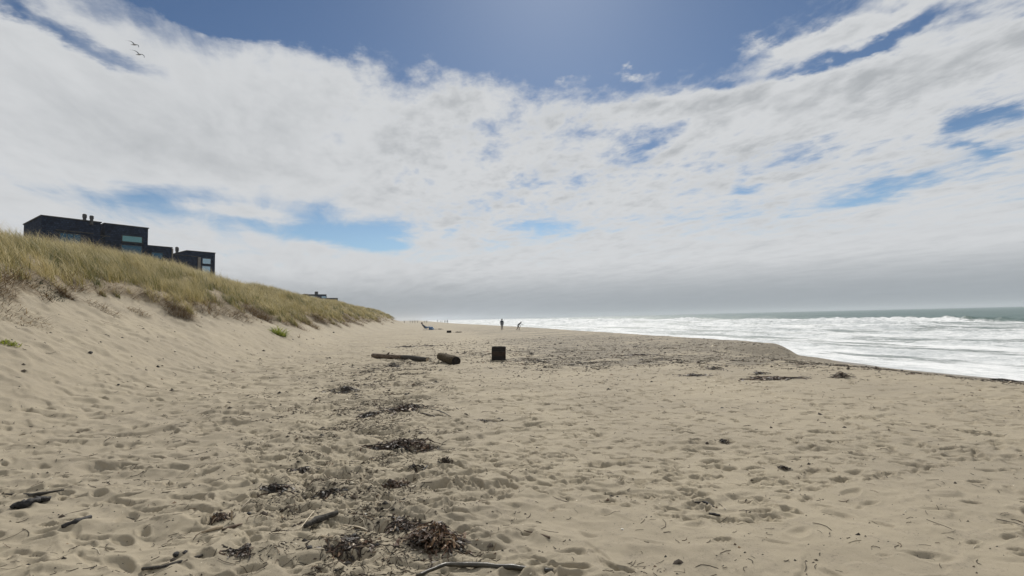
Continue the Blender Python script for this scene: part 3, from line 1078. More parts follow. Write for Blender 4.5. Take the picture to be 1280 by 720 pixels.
ground_stick('stick', 'curved black stick alone on the right hand sand', 'stick', [(869, 629), (882, 630), (893, 635)], .012, M['char'], .2, 6, 7, None, .3, (.5, 1.2, .6), .15)
ground_stick('stick', 'short black stick below the curved one on right sand', 'stick', [(886, 643), (893, 644), (900, 645)], .010, M['char'], .2, 6, 5, None, .3, (.7, 1.2, .7), .15)
ground_stick('stick', 'thin curved brown stick lying flat right of the rust heap', 'stick', [(655, 664), (672, 665), (687, 673)], .007, M['drift'], .2, 6, 8, None, .3, (.5, 1, 1.4), .15)
ground_stick('stick', 'bleached twig between the charred stick and rust heap', 'stick', [(430, 657), (445, 660), (460, 664)], .007, M['twig'], .1, 6, 6, None, .4, (.6, 1, .5), .2)
ground_stick('stick', 'tan wood chip below the grey charred stick', 'stick', [(402, 671), (409, 673), (416, 672)], .009, M['drift_end'], .1, 6, 5, None, .3, (.7, 1.2, .6), .25)
ground_stick('stick', 'pale thin stem beside the charred grey stick', 'stick', [(375, 662), (384, 650), (392, 640)], .005, M['twig'], .0, 5, 7, None, .6, (.8, 1, .6), .2)
ground_stick('stick', 'dark thin stick in the sand behind the kelp roll', 'stick', [(540, 512), (552, 515), (563, 521)], .008, M['char'], .1, 6, 6, None, .4, (1, 1, .6), .2)


def leaning_twig(label, px, py, h, dirx, diry, rad, mat):
    p = hit(px, py)
    mb = MB(); mb.tube([(0, 0, -.02), (dirx * .4, diry * .4, h * .5), (dirx, diry, h)], [rad, rad * .9, rad * .5], 6, 0, True, .5, .15)
    o = mb.build('twig', M[mat], None, True); o.location = p
    return tag(o, label, 'twig')


leaning_twig('white twig slanting up to the right from the twig pile', 297, 641, .08, .07, .10, .0045, 'twig')
leaning_twig('upright tan wood splinter in the twig pile', 290, 650, .085, -.01, .01, .008, 'drift_end')
leaning_twig('pale straw stem leaning right of the twig pile', 316, 648, .08, .10, .05, .003, 'twig')
kelp('brown weed nest under the white twig', 276, 647, 36, .5, 110, .045, .1, .45)


def lump(label, px, py, size, mat, name='charcoal_lump', cat='charcoal'):
    p = hit(px, py)
    bm = bmesh.new(); bmesh.ops.create_icosphere(bm, subdivisions=2, radius=size)
    for v_ in bm.verts:
        k = 1 + .35 * float(perlin(v_.co.x / size * 1.3 + px, v_.co.y / size * 1.3 + v_.co.z / size * 2, 201))
        v_.co = Vector((v_.co.x * 1.25 * k, v_.co.y * k, v_.co.z * .75 * k))
    me = bpy.data.meshes.new(name); bm.to_mesh(me); bm.free()
    o = link(name, me, M[mat]); o.location = p + Vector((0, 0, size * .4)); o.rotation_euler = (0, 0, random.uniform(0, 6))
    return tag(o, label, cat)


lump('black charcoal lump above the long grey stick at bottom left', 220, 694, .022, 'char')
lump('black charcoal lump just right of its twin by the grey stick', 232, 691.5, .017, 'char')
lump('charcoal lump right of the white twig', 311, 643, .018, 'char')
lump('charcoal lump below the grey charred stick', 387, 686, .02, 'char')
lump('charcoal lump between grey charred stick and rust heap', 443, 670, .016, 'char')
lump('charcoal lump right above the bottom weed trail', 471, 682, .016, 'char')
lump('small black lump high on the left sand slope', 113, 441.5, .05, 'char')
lump('single dark pebble on the left sand slope', 148, 481, .022, 'char', 'pebble', 'pebble')
lump('small black stone at the dune foot below the far house', 417, 416, .09, 'char', 'stone', 'stone')
lump('white shell chip on the sand left of the black sticks', 778, 662, .010, 'shell', 'shell', 'shell')
lump('white shell chip above the rust brown heap', 457, 643, .009, 'shell', 'shell', 'shell')


# countless litter: crumbs, chips and short twigs of the drift line
def litter():
    V = []; T = []; Q = []; TI = []
    nv = 0
    want = 75000; made = 0
    r = np.exp(rng.uniform(math.log(2.0), math.log(48), want * 9)); a = np.radians(rng.uniform(-44, 68, want * 9))
    x = r * np.sin(a); y = r * np.cos(a)
    wa, wb = wrack_mask(x, y)
    n_ = fbm(x / .5, y / .35, 3, 211)
    n2 = fbm(x / 1.6, y / 1.1, 3, 212)
    leftish = np.exp(-((x + 2.2 + .1 * y) / 2.2) ** 2)
    prob = (wa * .78 + wb * .72) * np.clip(.22 + 2.0 * n_ + 1.5 * n2, 0, 1.5) + .035 * leftish * np.clip(.3 + 1.5 * n2, 0, 1) + .034 * np.clip(n_ + .3, 0, 1)
    k = (rng.uniform(0, 1, len(x)) < prob * .95) & (x < 18) & (foot_x(y) - x < 4)
    x, y, r = x[k][:want], y[k][:want], r[k][:want]
    for xi, yi, ri in zip(x, y, r):
        z = gz(xi, yi)
        g = 1.1 if ri < 7 else min(3.2, 1.1 * ri / 7)
        t = min(1, max(0, random.gauss(.35, .28)))
        if random.random() < .02: t = 1
        if random.random() < .5:
            s = random.uniform(.003, .013) * g * (2.2 if random.random() < .08 else 1)
            w = random.uniform(0, 6.28); e = random.uniform(.4, 1)
            ring = []
            for j in range(5):
                w2 = w + j * 1.2566
                q = s * random.uniform(.6, 1.2)
                ring.append((xi + math.cos(w2) * q * (1.5), yi + math.sin(w2) * q * e, z - .004))
            V += ring; V.append((xi + random.uniform(-.3, .3) * s, yi + random.uniform(-.3, .3) * s, z + s * random.uniform(.4, 1.0)))
            T += [(nv + j, nv + (j + 1) % 5, nv + 5) for j in range(5)]
            TI += [t] * 6; nv += 6
        else:
            le = random.uniform(.02, .08) * (g ** .6) * (1 if random.random() < .85 else 2.4); rd = random.uniform(.001, .0026) * g
            hd = random.gauss(.1, 1.0); cur = random.gauss(0, .5)
            for j in range(4):
                px_ = xi + math.cos(hd) * le * j / 3; py_ = yi + math.sin(hd) * le * j / 3
                hd += cur / 3
                zz = gz(px_, py_) + rd * .6 + random.uniform(0, .006) * g
                for w in range(3):
                    an = w * 2.094
                    V.append((px_ - math.sin(hd) * rd * math.cos(an), py_ + math.cos(hd) * rd * math.cos(an), zz + rd * math.sin(an)))
            for j in range(3):
                for w in range(3):
                    Q.append((nv + j * 3 + w, nv + j * 3 + (w + 1) % 3, nv + j * 3 + 3 + (w + 1) % 3, nv + j * 3 + 3 + w))
            TI += [t] * 12; nv += 12
    me = np_mesh('wrack_litter', np.array(V), np.array(Q), np.array(T), {'tint': np.array(TI)})
    o = link('wrack_litter', me, M['litter'])
    tag(o, 'scattered dark crumbs and bits of dry weed along the drift line', 'litter', None, 'stuff')


litter()

# ------------------------------------------------------------------ houses
def box_house(root, name, c0, c1, depth, ztop, zbot, mat=None, trim=True):
    """a shingled block: c0, c1 = plan ends of its seaward wall, depth goes inland"""
    d = (c1 - c0); Ln = d.length; d.normalize()
    nrm = Vector((-d.y, d.x))            # points away from the camera side
    me = bpy.data.meshes.new(name)
    pl = [c0, c1, c1 + nrm * depth, c0 + nrm * depth]
    o_ = root.location
    v = [(p.x - o_.x, p.y - o_.y, z - o_.z) for z in (zbot, ztop) for p in pl]
    f = [(0, 1, 5, 4), (1, 2, 6, 5), (2, 3, 7, 6), (3, 0, 4, 7), (4, 5, 6, 7), (3, 2, 1, 0)]
    me.from_pydata(v, [], f)
    uv = me.uv_layers.new(name='UVMap')
    for pi, fa in enumerate(me.polygons):
        for li in fa.loop_indices:
            p = Vector(me.vertices[me.loops[li].vertex_index].co)
            hh = p.x * d.x + p.y * d.y if pi in (0, 2, 4, 5) else p.x * nrm.x + p.y * nrm.y
            uv.data[li].uv = (hh, p.z if pi < 4 else p.x * nrm.x + p.y * nrm.y)
    link(name, me, mat or M['shingle'], root)
    if trim:
        mb = MB()
        cc = (c0 + c1) / 2 + nrm * depth / 2
        rot = Matrix.Rotation(math.atan2(d.y, d.x), 3, 'Z')
        mb.box((cc.x - o_.x, cc.y - o_.y, ztop - o_.z + .05), (Ln + .16, depth + .16, .1), rot)
        mb.build('roof_edge', M['trim_dark'], root)
    return d, nrm


M['trim_dark'] = simple('dark_roof_edge', (.02, .022, .026), (.05, .052, .056), 4)


def wall_frame(px, py, d):
    p = at_depth(px, py, d)
    return Vector((p.x, p.y)), p.z


def on_wall(c0, dirv, px):
    """distance along the wall (from c0) at which the photograph column px meets it, and depth"""
    r_ = ray(px, 380); hx, hy = r_.x, r_.y
    # c0 + t*dir = s*(hx,hy)
    det = dirv.x * -hy + hx * dirv.y
    t = (-c0.x * -hy + -hx * c0.y) / det
    s = (dirv.x * -c0.y + dirv.y * c0.x) / det
    return t, s


def z_at(px, py, s):
    return EYE + ray(px, py).z * s


def window(root, c0, d, nrm, px0, px1, py0, py1, glass, mull=0, frame=.07):
    t0, s0 = on_wall(c0, d, px0); t1, s1 = on_wall(c0, d, px1)
    sm = (s0 + s1) / 2
    z1 = z_at((px0 + px1) / 2, py0, sm); z0 = z_at((px0 + px1) / 2, py1, sm)
    o_ = root.location
    rot = Matrix.Rotation(math.atan2(d.y, d.x), 3, 'Z')
    c = c0 + d * (t0 + t1) / 2
    w, h, zc = abs(t1 - t0), z1 - z0, (z0 + z1) / 2
    fr = MB()
    def bx_(dt, dz, sw, sh, proud):
        q = c + d * dt - nrm * proud
        fr.box((q.x - o_.x, q.y - o_.y, zc + dz - o_.z), (sw, .08, sh), rot)
    bx_(0, h / 2 + frame / 2, w + 2 * frame, frame, .03); bx_(0, -h / 2 - frame / 2, w + 2 * frame, frame, .03)
    bx_(-w / 2 - frame / 2, 0, frame, h, .03); bx_(w / 2 + frame / 2, 0, frame, h, .03)
    for k in range(mull): bx_(-w / 2 + w * (k + 1) / (mull + 1), 0, .05, h, .02)
    f = fr.build('window', M['trim_dark'], root)
    mb = MB(); q = c - nrm * .012
    mb.box((q.x - o_.x, q.y - o_.y, zc - o_.z), (w, .02, h), rot)
    g = mb.build('pane', glass, None); g.parent = f
    return f


def flue(root, px, py0, py1, d, rad):
    p = at_depth(px, py1, d); q = at_depth(px, py0, d); o_ = root.location
    mb = MB()
    b = Vector((p.x, p.y, p.z)) - o_; t = Vector((p.x, p.y, q.z)) - o_
    mb.tube([b - Vector((0, 0, .3)), b.lerp(t, .55)], rad * .8, 12)
    f = mb.build('flue', M['flue'], root, False)
    mb = MB()
    mb.tube([b.lerp(t, .45), b.lerp(t, .5), b.lerp(t, .92), t], [rad * .85, rad, rad, rad * .7], 12)
    c = mb.build('flue_cap', M['flue'], None); c.parent = f


def house(label, x0, y0, x1, d0, ang, depth, zbot, group='dark shingled beach houses on the dune', name='beach_house', length=None):
    c0, ztop = wall_frame(x0, y0, d0)
    a = YAW + R(ang)
    dirv = Vector((math.sin(a), math.cos(a)))
    t, s = on_wall(c0, dirv, x1)
    c1 = c0 + dirv * t
    root = empty(name, ((c0.x + c1.x) / 2, (c0.y + c1.y) / 2, zbot + .5))
    d, nrm = box_house(root, 'wall', c0, c1, depth, ztop, zbot)
    tag(root, label, 'house', group)
    return root, c0, c1, d, nrm, ztop, s


# house 1, upper left, with two flues
h1, c0, c1, d, nrm, zt, s1 = house('long dark flat roofed house with two round flues, leftmost on the dune', 52, 269.8, 123, 48, 34.5, 7.0, 5.0)
# recessed balcony line
o_ = h1.location; rot = Matrix.Rotation(math.atan2(d.y, d.x), 3, 'Z')
mb = MB(); q = c0.lerp(c1, .55) - nrm * .06
mb.box((q.x - o_.x, q.y - o_.y, zt - 1.25 - o_.z), (3.0, .12, .10), rot); mb.build('balcony_rail', M['trim_dark'], h1)
window(h1, c0, d, nrm, 72, 98, 291.5, 303, M['glass_blue'], 2)
flue(h1, 105.6, 267.4, 276.5, 51, .19)
flue(h1, 114.4, 269.4, 277.5, 51, .18)
# low connecting wing
w0 = c1 - d * .05 + nrm * 1.2
box_house(h1, 'wing_wall', w0, w0 + d * 2.2, 4.5, zt - 1.25, 5.0)
# house 2
h2, c0, c1, d, nrm, zt, s2 = house('tall dark shingled house with two teal windows one above other', 131, 279.6, 183, 53, 36, 6.5, 5.0)
window(h2, c0, d, nrm, 150.7, 175.4, 294.6, 302.6, M['glass_teal'])
window(h2, c0, d, nrm, 150.0, 175.2, 306.4, 318, M['glass_blue'])
mb = MB(); o_ = h2.location; rot = Matrix.Rotation(math.atan2(d.y, d.x), 3, 'Z')
t0, _ = on_wall(c0, d, 149); t1, _ = on_wall(c0, d, 177)
q = c0 + d * (t0 + t1) / 2 - nrm * .12
mb.box((q.x - o_.x, q.y - o_.y, z_at(163, 304.6, s2) - o_.z), (t1 - t0, .24, .07), rot); mb.build('ledge', M['trim_dark'], h2)
# house 3: the lower block right of it
h3, c0, c1, d, nrm, zt, s3 = house('low dark block with one blue window right of the tall house', 181.5, 307, 213.3, 58, 36, 6.0, 5.0)
window(h3, c0, d, nrm, 188, 202, 315.5, 323, M['glass_blue'])
mb = MB(); o_ = h3.location; q = c1 + nrm * .1 + d * .08
mb.box((q.x - o_.x, q.y - o_.y, (zt + 5) / 2 - o_.z), (.14, .3, zt - 5 - .1), Matrix.Rotation(math.atan2(d.y, d.x), 3, 'Z')); mb.build('corner_post', M['trim'], h3)
# house 5: behind, with a flue and pale windows
h5, c0, c1, d, nrm, zt, s5 = house('dark house with two pale square windows and one flue', 233.8, 313.6, 268, 70, 36, 7.0, 5.0)
window(h5, c0, d, nrm, 252.3, 262.4, 323, 329.3, M['glass_sky'])
window(h5, c0, d, nrm, 252.0, 262.2, 332.6, 341, M['glass_sky'])
flue(h5, 221.2, 308.6, 318, 73, .24)
# house 4: low black block in front of it
h4, c0, c1, d, nrm, zt, s4 = house('low black block with a pale corner post before the flue house', 214.6, 318.6, 246, 64, 36, 5.0, 5.0)
mb = MB(); o_ = h4.location; q = c1 + d * .22 + nrm * .2
mb.box((q.x - o_.x, q.y - o_.y, (zt + 5) / 2 - o_.z), (.34, .5, zt - 5 - .04), Matrix.Rotation(math.atan2(d.y, d.x), 3, 'Z')); mb.build('corner_post', M['trim'], h4)
# far house
h6, c0, c1, d, nrm, zt, s6 = house('distant low dark house on the dune with small square chimney', 385, 368.2, 408, 150, 58, 6.0, 4.0)
window(h6, c0, d, nrm, 388, 394, 370, 372.5, M['glass_sky'], 0, .1)
window(h6, c0, d, nrm, 402, 408, 370.2, 372.8, M['glass_sky'], 0, .1)
box_house(h6, 'wing_wall', c1 + nrm * .6, c1 + nrm * .6 + d * 3.6, 6, zt - 1.1, 4.0)
box_house(h6, 'porch_wall', c0 - d * 1.0 + nrm * .8, c0 - d * .02 + nrm * .8, 5, zt + .15, 4.0)
mb = MB(); q = c0.lerp(c1, .52) + nrm * 2; o_ = h6.location
mb.box((q.x - o_.x, q.y - o_.y, zt + .5 - o_.z), (.9, .9, 1.1)); mb.build('chimney', M['flue'], h6)

# ------------------------------------------------------------------ people
def skin_mesh(name, verts, edges, radii, sub=1):
    me = bpy.data.meshes.new(name + '_skeleton')
    bm = bmesh.new()
    lay = bm.verts.layers.skin.verify()
    vs = []
    for i, (p, r_) in enumerate(zip(verts, radii)):
        v_ = bm.verts.new(p); v_[lay].radius = (r_, r_) if not isinstance(r_, tuple) else r_
        v_[lay].use_root = (i == 0)
        vs.append(v_)
    for a, b in edges: bm.edges.new((vs[a], vs[b]))
    bm.to_mesh(me); bm.free()
    o = bpy.data.objects.new(name + '_skeleton', me); col.objects.link(o)
    o.modifiers.new('s', 'SKIN').use_smooth_shade = True
    sb = o.modifiers.new('b', 'SUBSURF'); sb.levels = sub; sb.render_levels = sub
    dg = bpy.context.evaluated_depsgraph_get()
    out = bpy.data.meshes.new_from_object(o.evaluated_get(dg))
    bpy.data.objects.remove(o); bpy.data.meshes.remove(me)
    return out


def figure(joints, hand_dirs=True):
    """joints: dict of key points -> skeleton lists"""
    V = []; E = []; Rr = []; nm = {}

    def add(key, p, r_, parent=None):
        nm[key] = len(V); V.append(tuple(p)); Rr.append(r_)
        if parent is not None: E.append((nm[parent], nm[key]))
    J = {k: Vector(v_) for k, v_ in joints.items()}
    add('pelvis', J['pelvis'], .135)
    add('waist', J['pelvis'].lerp(J['chest'], .45), .125, 'pelvis')
    add('chest', J['chest'], .155, 'waist')
    add('neck', J['neck'], .058, 'chest')
    add('chin', J['neck'].lerp(J['head'], .5), .07, 'neck')
    add('head', J['head'], .095, 'chin')
    add('top', J['head'] + (J['head'] - J['neck']).normalized() * .075, .07, 'head')
    for s in 'lr':
        add('sh' + s, J['shoulder_' + s], .07, 'chest')
        add('el' + s, J['elbow_' + s], .052, 'sh' + s)
        add('wr' + s, J['wrist_' + s], .036, 'el' + s)
        d = (J['wrist_' + s] - J['elbow_' + s]).normalized()
        side = d.cross(Vector((1, 0, .01))).normalized()
        pm = J['wrist_' + s] + d * .055
        add('pa' + s, pm, .030, 'wr' + s)
        for i, (off, ln) in enumerate(((-.030, .065), (-.010, .078), (.010, .074), (.030, .058))):
            b = pm + d * .03 + side * off
            add(f'f{i}a' + s, b, .0105, 'pa' + s)
            add(f'f{i}b' + s, b + d * ln + Vector((0, 0, -.008)), .008, f'f{i}a' + s)
        add('th' + s, pm + side * -.048 + d * .012, .011, 'pa' + s)
        add('hip' + s, J['hip_' + s], .095, 'pelvis')
        add('kn' + s, J['knee_' + s], .066, 'hip' + s)
        add('an' + s, J['ankle_' + s], .045, 'kn' + s)
        add('toe' + s, J['toe_' + s], .038, 'an' + s)
    return V, E, Rr


def person(name, label, joints, mats, zones, loc, rz, scale=1.0, group=None, extra=None):
    """zones: function(point) -> material index"""
    V, E, Rr = figure(joints)
    me = skin_mesh(name, V, E, Rr)
    root = empty(name, loc, rz); root.scale = (scale * 1.15, scale * 1.15, scale)
    o = link('body', me, mats, root, True)
    for f in me.polygons: f.material_index = zones(f.center)
    # hair cap and nose
    h = Vector(joints['head']); nk = Vector(joints['neck'])
    fd = Vector(joints.get('face', (0, -1, 0))).normalized()
    bm = bmesh.new(); bmesh.ops.create_uvsphere(bm, u_segments=14, v_segments=9, radius=.118)
    for v_ in list(bm.verts):
        if v_.co.dot(fd) > .045 and v_.co.z < .05 or v_.co.z < -.06: bm.verts.remove(v_)
    hm = bpy.data.meshes.new('hair'); bm.to_mesh(hm); bm.free()
    hr = link('hair', hm, M['hair'], root, True); hr.location = h + (h - nk).normalized() * .02
    mb = MB(); c = h + fd * .088
    mb.tube([c + Vector((0, 0, .03)), c + fd * .022 - Vector((0, 0, .012)), c - Vector((0, 0, .02))], [.008, .014, .010], 6)
    mb.build('nose', M['skin'], root, True)
    side = fd.cross(Vector((0, 0, 1))).normalized()
    for s in (-1, 1):
        mb = MB(); e = c + side * s * .034 + Vector((0, 0, .03)) - fd * .004
        mb.tube([e - fd * .006, e + fd * .006], .010, 6); mb.build('eye', M['hair'], root)
    return tag(root, label, 'person', group)


STAND = dict(pelvis=(0, 0, .95), chest=(0, .01, 1.30), neck=(0, 0, 1.49), head=(0, -.02, 1.63),
             shoulder_l=(.185, .01, 1.40), shoulder_r=(-.185, .01, 1.40), elbow_l=(.235, .03, 1.12), elbow_r=(-.235, .03, 1.12),
             wrist_l=(.225, -.06, .88), wrist_r=(-.225, -.06, .88), hip_l=(.095, 0, .90), hip_r=(-.095, 0, .90),
             knee_l=(.105, -.03, .49), knee_r=(-.105, .02, .49), ankle_l=(.105, .0, .085), ankle_r=(-.105, .05, .085),
             toe_l=(.12, -.16, .04), toe_r=(-.12, -.11, .04))
WALK = dict(STAND, knee_l=(.10, -.16, .50), ankle_l=(.10, -.25, .10), toe_l=(.11, -.40, .07), knee_r=(-.10, .06, .49), ankle_r=(-.10, .30, .13), toe_r=(-.11, .17, .04),
            elbow_l=(.23, .12, 1.13), wrist_l=(.22, .10, .90), elbow_r=(-.23, -.06, 1.12), wrist_r=(-.21, -.22, .93))
BEND = dict(pelvis=(0, .10, .88), chest=(0, -.16, 1.13), neck=(0, -.30, 1.24), head=(0, -.38, 1.34),
            shoulder_l=(.18, -.19, 1.20), shoulder_r=(-.18, -.19, 1.20), elbow_l=(.30, -.40, 1.05), elbow_r=(-.26, -.10, .95),
            wrist_l=(.34, -.60, .98), wrist_r=(-.24, -.22, .74), hip_l=(.09, .10, .84), hip_r=(-.09, .10, .84),
            knee_l=(.10, -.10, .48), knee_r=(-.10, .12, .46), ankle_l=(.10, -.04, .09), ankle_r=(-.10, .32, .11), toe_l=(.11, -.20, .04), toe_r=(-.11, .20, .04), face=(0, -1, -.1))
SIT = dict(pelvis=(0, 0, .27), chest=(0, .24, .56), neck=(0, .36, .72), head=(0, .38, .85),
           shoulder_l=(.18, .28, .64), shoulder_r=(-.18, .28, .64), elbow_l=(.26, .10, .45), elbow_r=(-.26, .10, .45),
           wrist_l=(.23, -.12, .40), wrist_r=(-.23, -.12, .40), hip_l=(.09, -.02, .27), hip_r=(-.09, -.02, .27),
           knee_l=(.11, -.42, .40), knee_r=(-.11, -.42, .38), ankle_l=(.11, -.78, .09), ankle_r=(-.11, -.78, .09), toe_l=(.12, -.93, .10), toe_r=(-.12, -.93, .10))


def zones_std(headz, coatz, wr=.80):
    def f(c):
        if c.z > headz: return 0
        if c.z > coatz: return 1
        return 2
    return f


trousers = simple('dark_trousers', (.012, .013, .018), (.025, .026, .032), 20)
brown_boot = simple('brown_trousers', (.045, .036, .030), (.08, .065, .055), 20)
view_az = lambda p: math.atan2(p.x, p.y)

p = hit(627.6, 412.3)
hs = 13.6 * px_size(p) / 1.74
person('person', 'tall person in dark navy clothes standing on the beach by the surf', STAND, [M['jacket'], M['jacket'], trousers],
       zones_std(1.53, .86), p, R(150), hs, 'pair of walkers near the surf')
p = hit(648.4, 412.8)
hs = 10.6 * px_size(p) / 1.45
person('person', 'smaller grey person leaning forward with one arm out', BEND, [M['greycoat'], M['greycoat'], brown_boot],
       zones_std(1.30, .80), p, R(82), hs, 'pair of walkers near the surf')

# distant walkers: two prototypes, copied
grp2 = [(547.0, 403.0, .8, 0), (550.4, 403.4, .72, 1), (552.6, 403.6, .9, 0), (555.6, 403.7, .86, 1), (557.5, 403.8, .95, 0)]
grp1 = [(505.4, 403.2, 1.0, 0), (512.8, 403.2, 1.0, 1), (515.8, 403.0, .9, 0), (518.5, 402.6, 1.0, 1), (521.8, 403.6, .9, 0), (530.4, 403.6, 1.0, 1), (533.5, 403.6, 1.0, 0)]


def copy_tree(o, parent=None):
    c = o.copy(); col.objects.link(c); c.parent = parent
    for ch in list(o.children): copy_tree(ch, c)
    return c


def far_person(px, py, target_px):
    d = ray(px, py); s = (0.0 - EYE) / d.z if d.z < -1e-4 else 300
    s = min(max(s, 150), 330)
    q = cam_pos + d * s
    return Vector((q.x, q.y, gz(q.x, q.y))), s


proto = {}
p, s = far_person(559.6, 404.3, 4)
tall = person('person', 'tall dark figure at the right end of the far row', STAND, [M['hair'], M['jacket'], trousers], zones_std(1.53, .86), p, R(120), 4.3 * s / F_PX / 1.74, 'far row of people at the surf')
proto[0] = tall
w_ = None
for k, (px, py, sz, kind) in enumerate(grp2):
    p, s = far_person(px, py, 3)
    if kind == 1 and 1 not in proto:
        o = person('person', 'x', WALK, [M['skin'], M['greycoat'], trousers], zones_std(1.53, .86), p, 0, 1)
        proto[1] = o
    else:
        o = copy_tree(proto[kind])
    o.location = p; o.rotation_euler = (0, 0, random.uniform(0, 6)); o.scale = (sz * 1.9 * 1.0,) * 3
    hh = 3.6 * sz * s / F_PX / 1.74; o.scale = (hh * 1.15, hh * 1.15, hh)
    tag(o, 'one of the small dark figures left of the tall one in far row', 'person', 'far row of people at the surf')
for k, (px, py, sz, kind) in enumerate(grp1):
    p, s = far_person(px, py, 3)
    o = copy_tree(proto[kind])
    hh = 3.2 * sz * s / F_PX / 1.74
    o.location = p; o.rotation_euler = (0, 0, random.uniform(0, 6)); o.scale = (hh * 1.15, hh * 1.15, hh)
    tag(o, 'faint tiny figure on the far beach beyond the end of dune', 'person', 'faint people beyond the dune end')

# beach chair with a sitter, and a blue bag by the feet
p = hit(532.0, 412.4); s = px_size(p)
sc_c = 10.0 * s / 1.0
rz = math.atan2(rt.y, rt.x) + R(90)
bc = empty('beach_chair', p, rz); bc.scale = (sc_c,) * 3
for sx_ in (-.27, .27):
    mb = MB(); mb.tube([(sx_, -.30, .0), (sx_, .02, .17), (sx_, .46, .80)], .014, 6)
    mb.build('side_frame', M['alu'], bc)
    mb = MB(); mb.tube([(sx_, -.28, .19), (sx_, .12, .16), (sx_, .34, .0)], .014, 6); mb.build('leg', M['alu'], bc)
mb = MB(); mb.box((0, -.06, .165), (.52, .44, .02), Matrix.Rotation(-.06, 3, 'X')); mb.build('seat', M['navycanvas'], bc)
mb = MB(); mb.box((0, .31, .52), (.52, .02, .72), Matrix.Rotation(-.58, 3, 'X')); mb.build('backrest', M['navycanvas'], bc)
tag(bc, 'low reclined beach chair holding a sitter in front of the dune end', 'beach chair')
person('person', 'person in dark top reclining in the low beach chair', SIT, [M['skin'], M['jacket'], M['bluecloth']],
       lambda c: 0 if c.z > .76 else (1 if c.y > -.02 else 2), p + Vector((0, 0, -.02)), rz, sc_c, None)
q = hit(538.6, 412.2)
bag = empty('beach_bag', q, rz); bag.scale = (sc_c * .9,) * 3
mb = MB(); mb.box((0, 0, .2), (.36, .55, .40)); b_ = mb.build('bag_body', M['bluecloth'], bag)
mb = MB(); mb.box((0, -.36, .13), (.34, .14, .26)); mb.build('side_pocket', M['palecloth'], bag)
mb = MB(); mb.tube([(0, -.18, .4), (0, -.1, .56), (0, .1, .56), (0, .18, .4)], .02, 6); mb.build('handle', M['palecloth'], bag)
tag(bag, 'blue bag on the sand at the feet of the seated person', 'bag')

# ------------------------------------------------------------------ gulls
def gull(label, px, py, d, bank, span, flex, yaw):
    o_ = at_depth(px, py, d)
    root = empty('gull', o_)
    side = rt.normalized(); upv = up.normalized()
    # body axis away from the viewer, wings across
    basis = Matrix((rt, fw, up)).transposed()
    rotm = (basis @ Matrix.Rotation(bank, 3, 'Y') @ Matrix.Rotation(R(28), 3, 'X') @ Matrix.Rotation(yaw, 3, 'Z')).to_4x4()
    rotm.translation = o_
    root.matrix_world = rotm
    bm = bmesh.new(); bmesh.ops.create_uvsphere(bm, u_segments=14, v_segments=10, radius=1)
    for v_ in bm.verts:
        y = v_.co.y
        k = .062 * (1 - .25 * y)
        v_.co = Vector((v_.co.x * k, y * .24, v_.co.z * k - .03))
    me = bpy.data.meshes.new('body'); bm.to_mesh(me); bm.free()
    link('body', me, M['gull_white'], root, True)
    for sg in (-1, 1):
        v = []; f = []
        n = 9
        for i in range(n):
            t = i / (n - 1); x = sg * span / 2 * t
            z = flex * math.sin(math.pi * min(1, t * 1.0) * .62) * 1.0 - .55 * flex * t ** 2.5 * (1.6 if sg > 0 else .9)
            ch = .19 * (1 - .3 * t) * (1 - t ** 4 * .8)
            y0 = -.05 + .10 * math.sin(math.pi * t) - .22 * t * t
            th_ = .016 * (1 - t) + .004
            v += [(x, y0 + ch * .5, z), (x, y0, z + th_), (x, y0 - ch * .6, z), (x, y0, z - th_)]
        for i in range(n - 1):
            for j in range(4):
                f.append((i * 4 + j, i * 4 + (j + 1) % 4, i * 4 + 4 + (j + 1) % 4, i * 4 + 4 + j))
        f += [(3, 2, 1, 0), tuple(n * 4 - 4 + j for j in range(4))]
        mb = MB(); mb.add(v, f); mb.build('wing', M['gull_grey'], root, True)
    mb = MB()
    mb.add([(-.03, -.20, -.03), (.03, -.20, -.03), (.07, -.36, -.035), (-.07, -.36, -.035), (-.03, -.20, -.045), (.03, -.20, -.045), (.07, -.36, -.045), (-.07, -.36, -.045)],
           [(0, 1, 2, 3), (7, 6, 5, 4), (0, 4, 5, 1), (1, 5, 6, 2), (2, 6, 7, 3), (3, 7, 4, 0)])
    mb.build('tail', M['gull_white'], root)
    mb = MB(); mb.tube([(0, .22, -.03), (0, .29, -.028), (0, .33, -.03)], [.028, .022, .006], 8); mb.build('head', M['gull_white'], root, True)
    mb = MB(); mb.tube([(0, .325, -.03), (0, .375, -.04)], [.009, .003], 6); mb.build('beak', M['gull_beak'], root)
    return tag(root, label, 'gull', 'gulls gliding over the dune')


gull('upper of two gulls gliding above the dune', 168.6, 55.4, 42, R(27), 1.26, .13, 0)
gull('lower gull gliding just beneath the other one', 174.6, 67.6, 42, R(29), 1.32, .13, .1)

# ------------------------------------------------------------------ haze
mb = MB(); mb.box((0, 0, 10.5), (17600, 17600, 37))
hz = mb.build('haze', [])
mt = bpy.data.materials.new('sea_haze'); mt.use_nodes = True; X.nt = mt.node_tree
for n in list(mt.node_tree.nodes):
    if n.type == 'BSDF_PRINCIPLED': mt.node_tree.nodes.remove(n)
pv = node('ShaderNodeVolumePrincipled')
pv.inputs['Color'].default_value = (.78, .82, .87, 1)
pv.inputs['Density'].default_value = .00032
pv.inputs['Anisotropy'].default_value = 0
out = [n for n in mt.node_tree.nodes if n.type == 'OUTPUT_MATERIAL'][0]
lnk(pv.outputs[0], out.inputs['Volume'])
try: mt.cycles.homogeneous_volume = True
except Exception: pass
hz.data.materials.clear(); hz.data.materials.append(mt)
tag(hz, 'thin sea haze over the beach', 'haze', None, 'stuff')

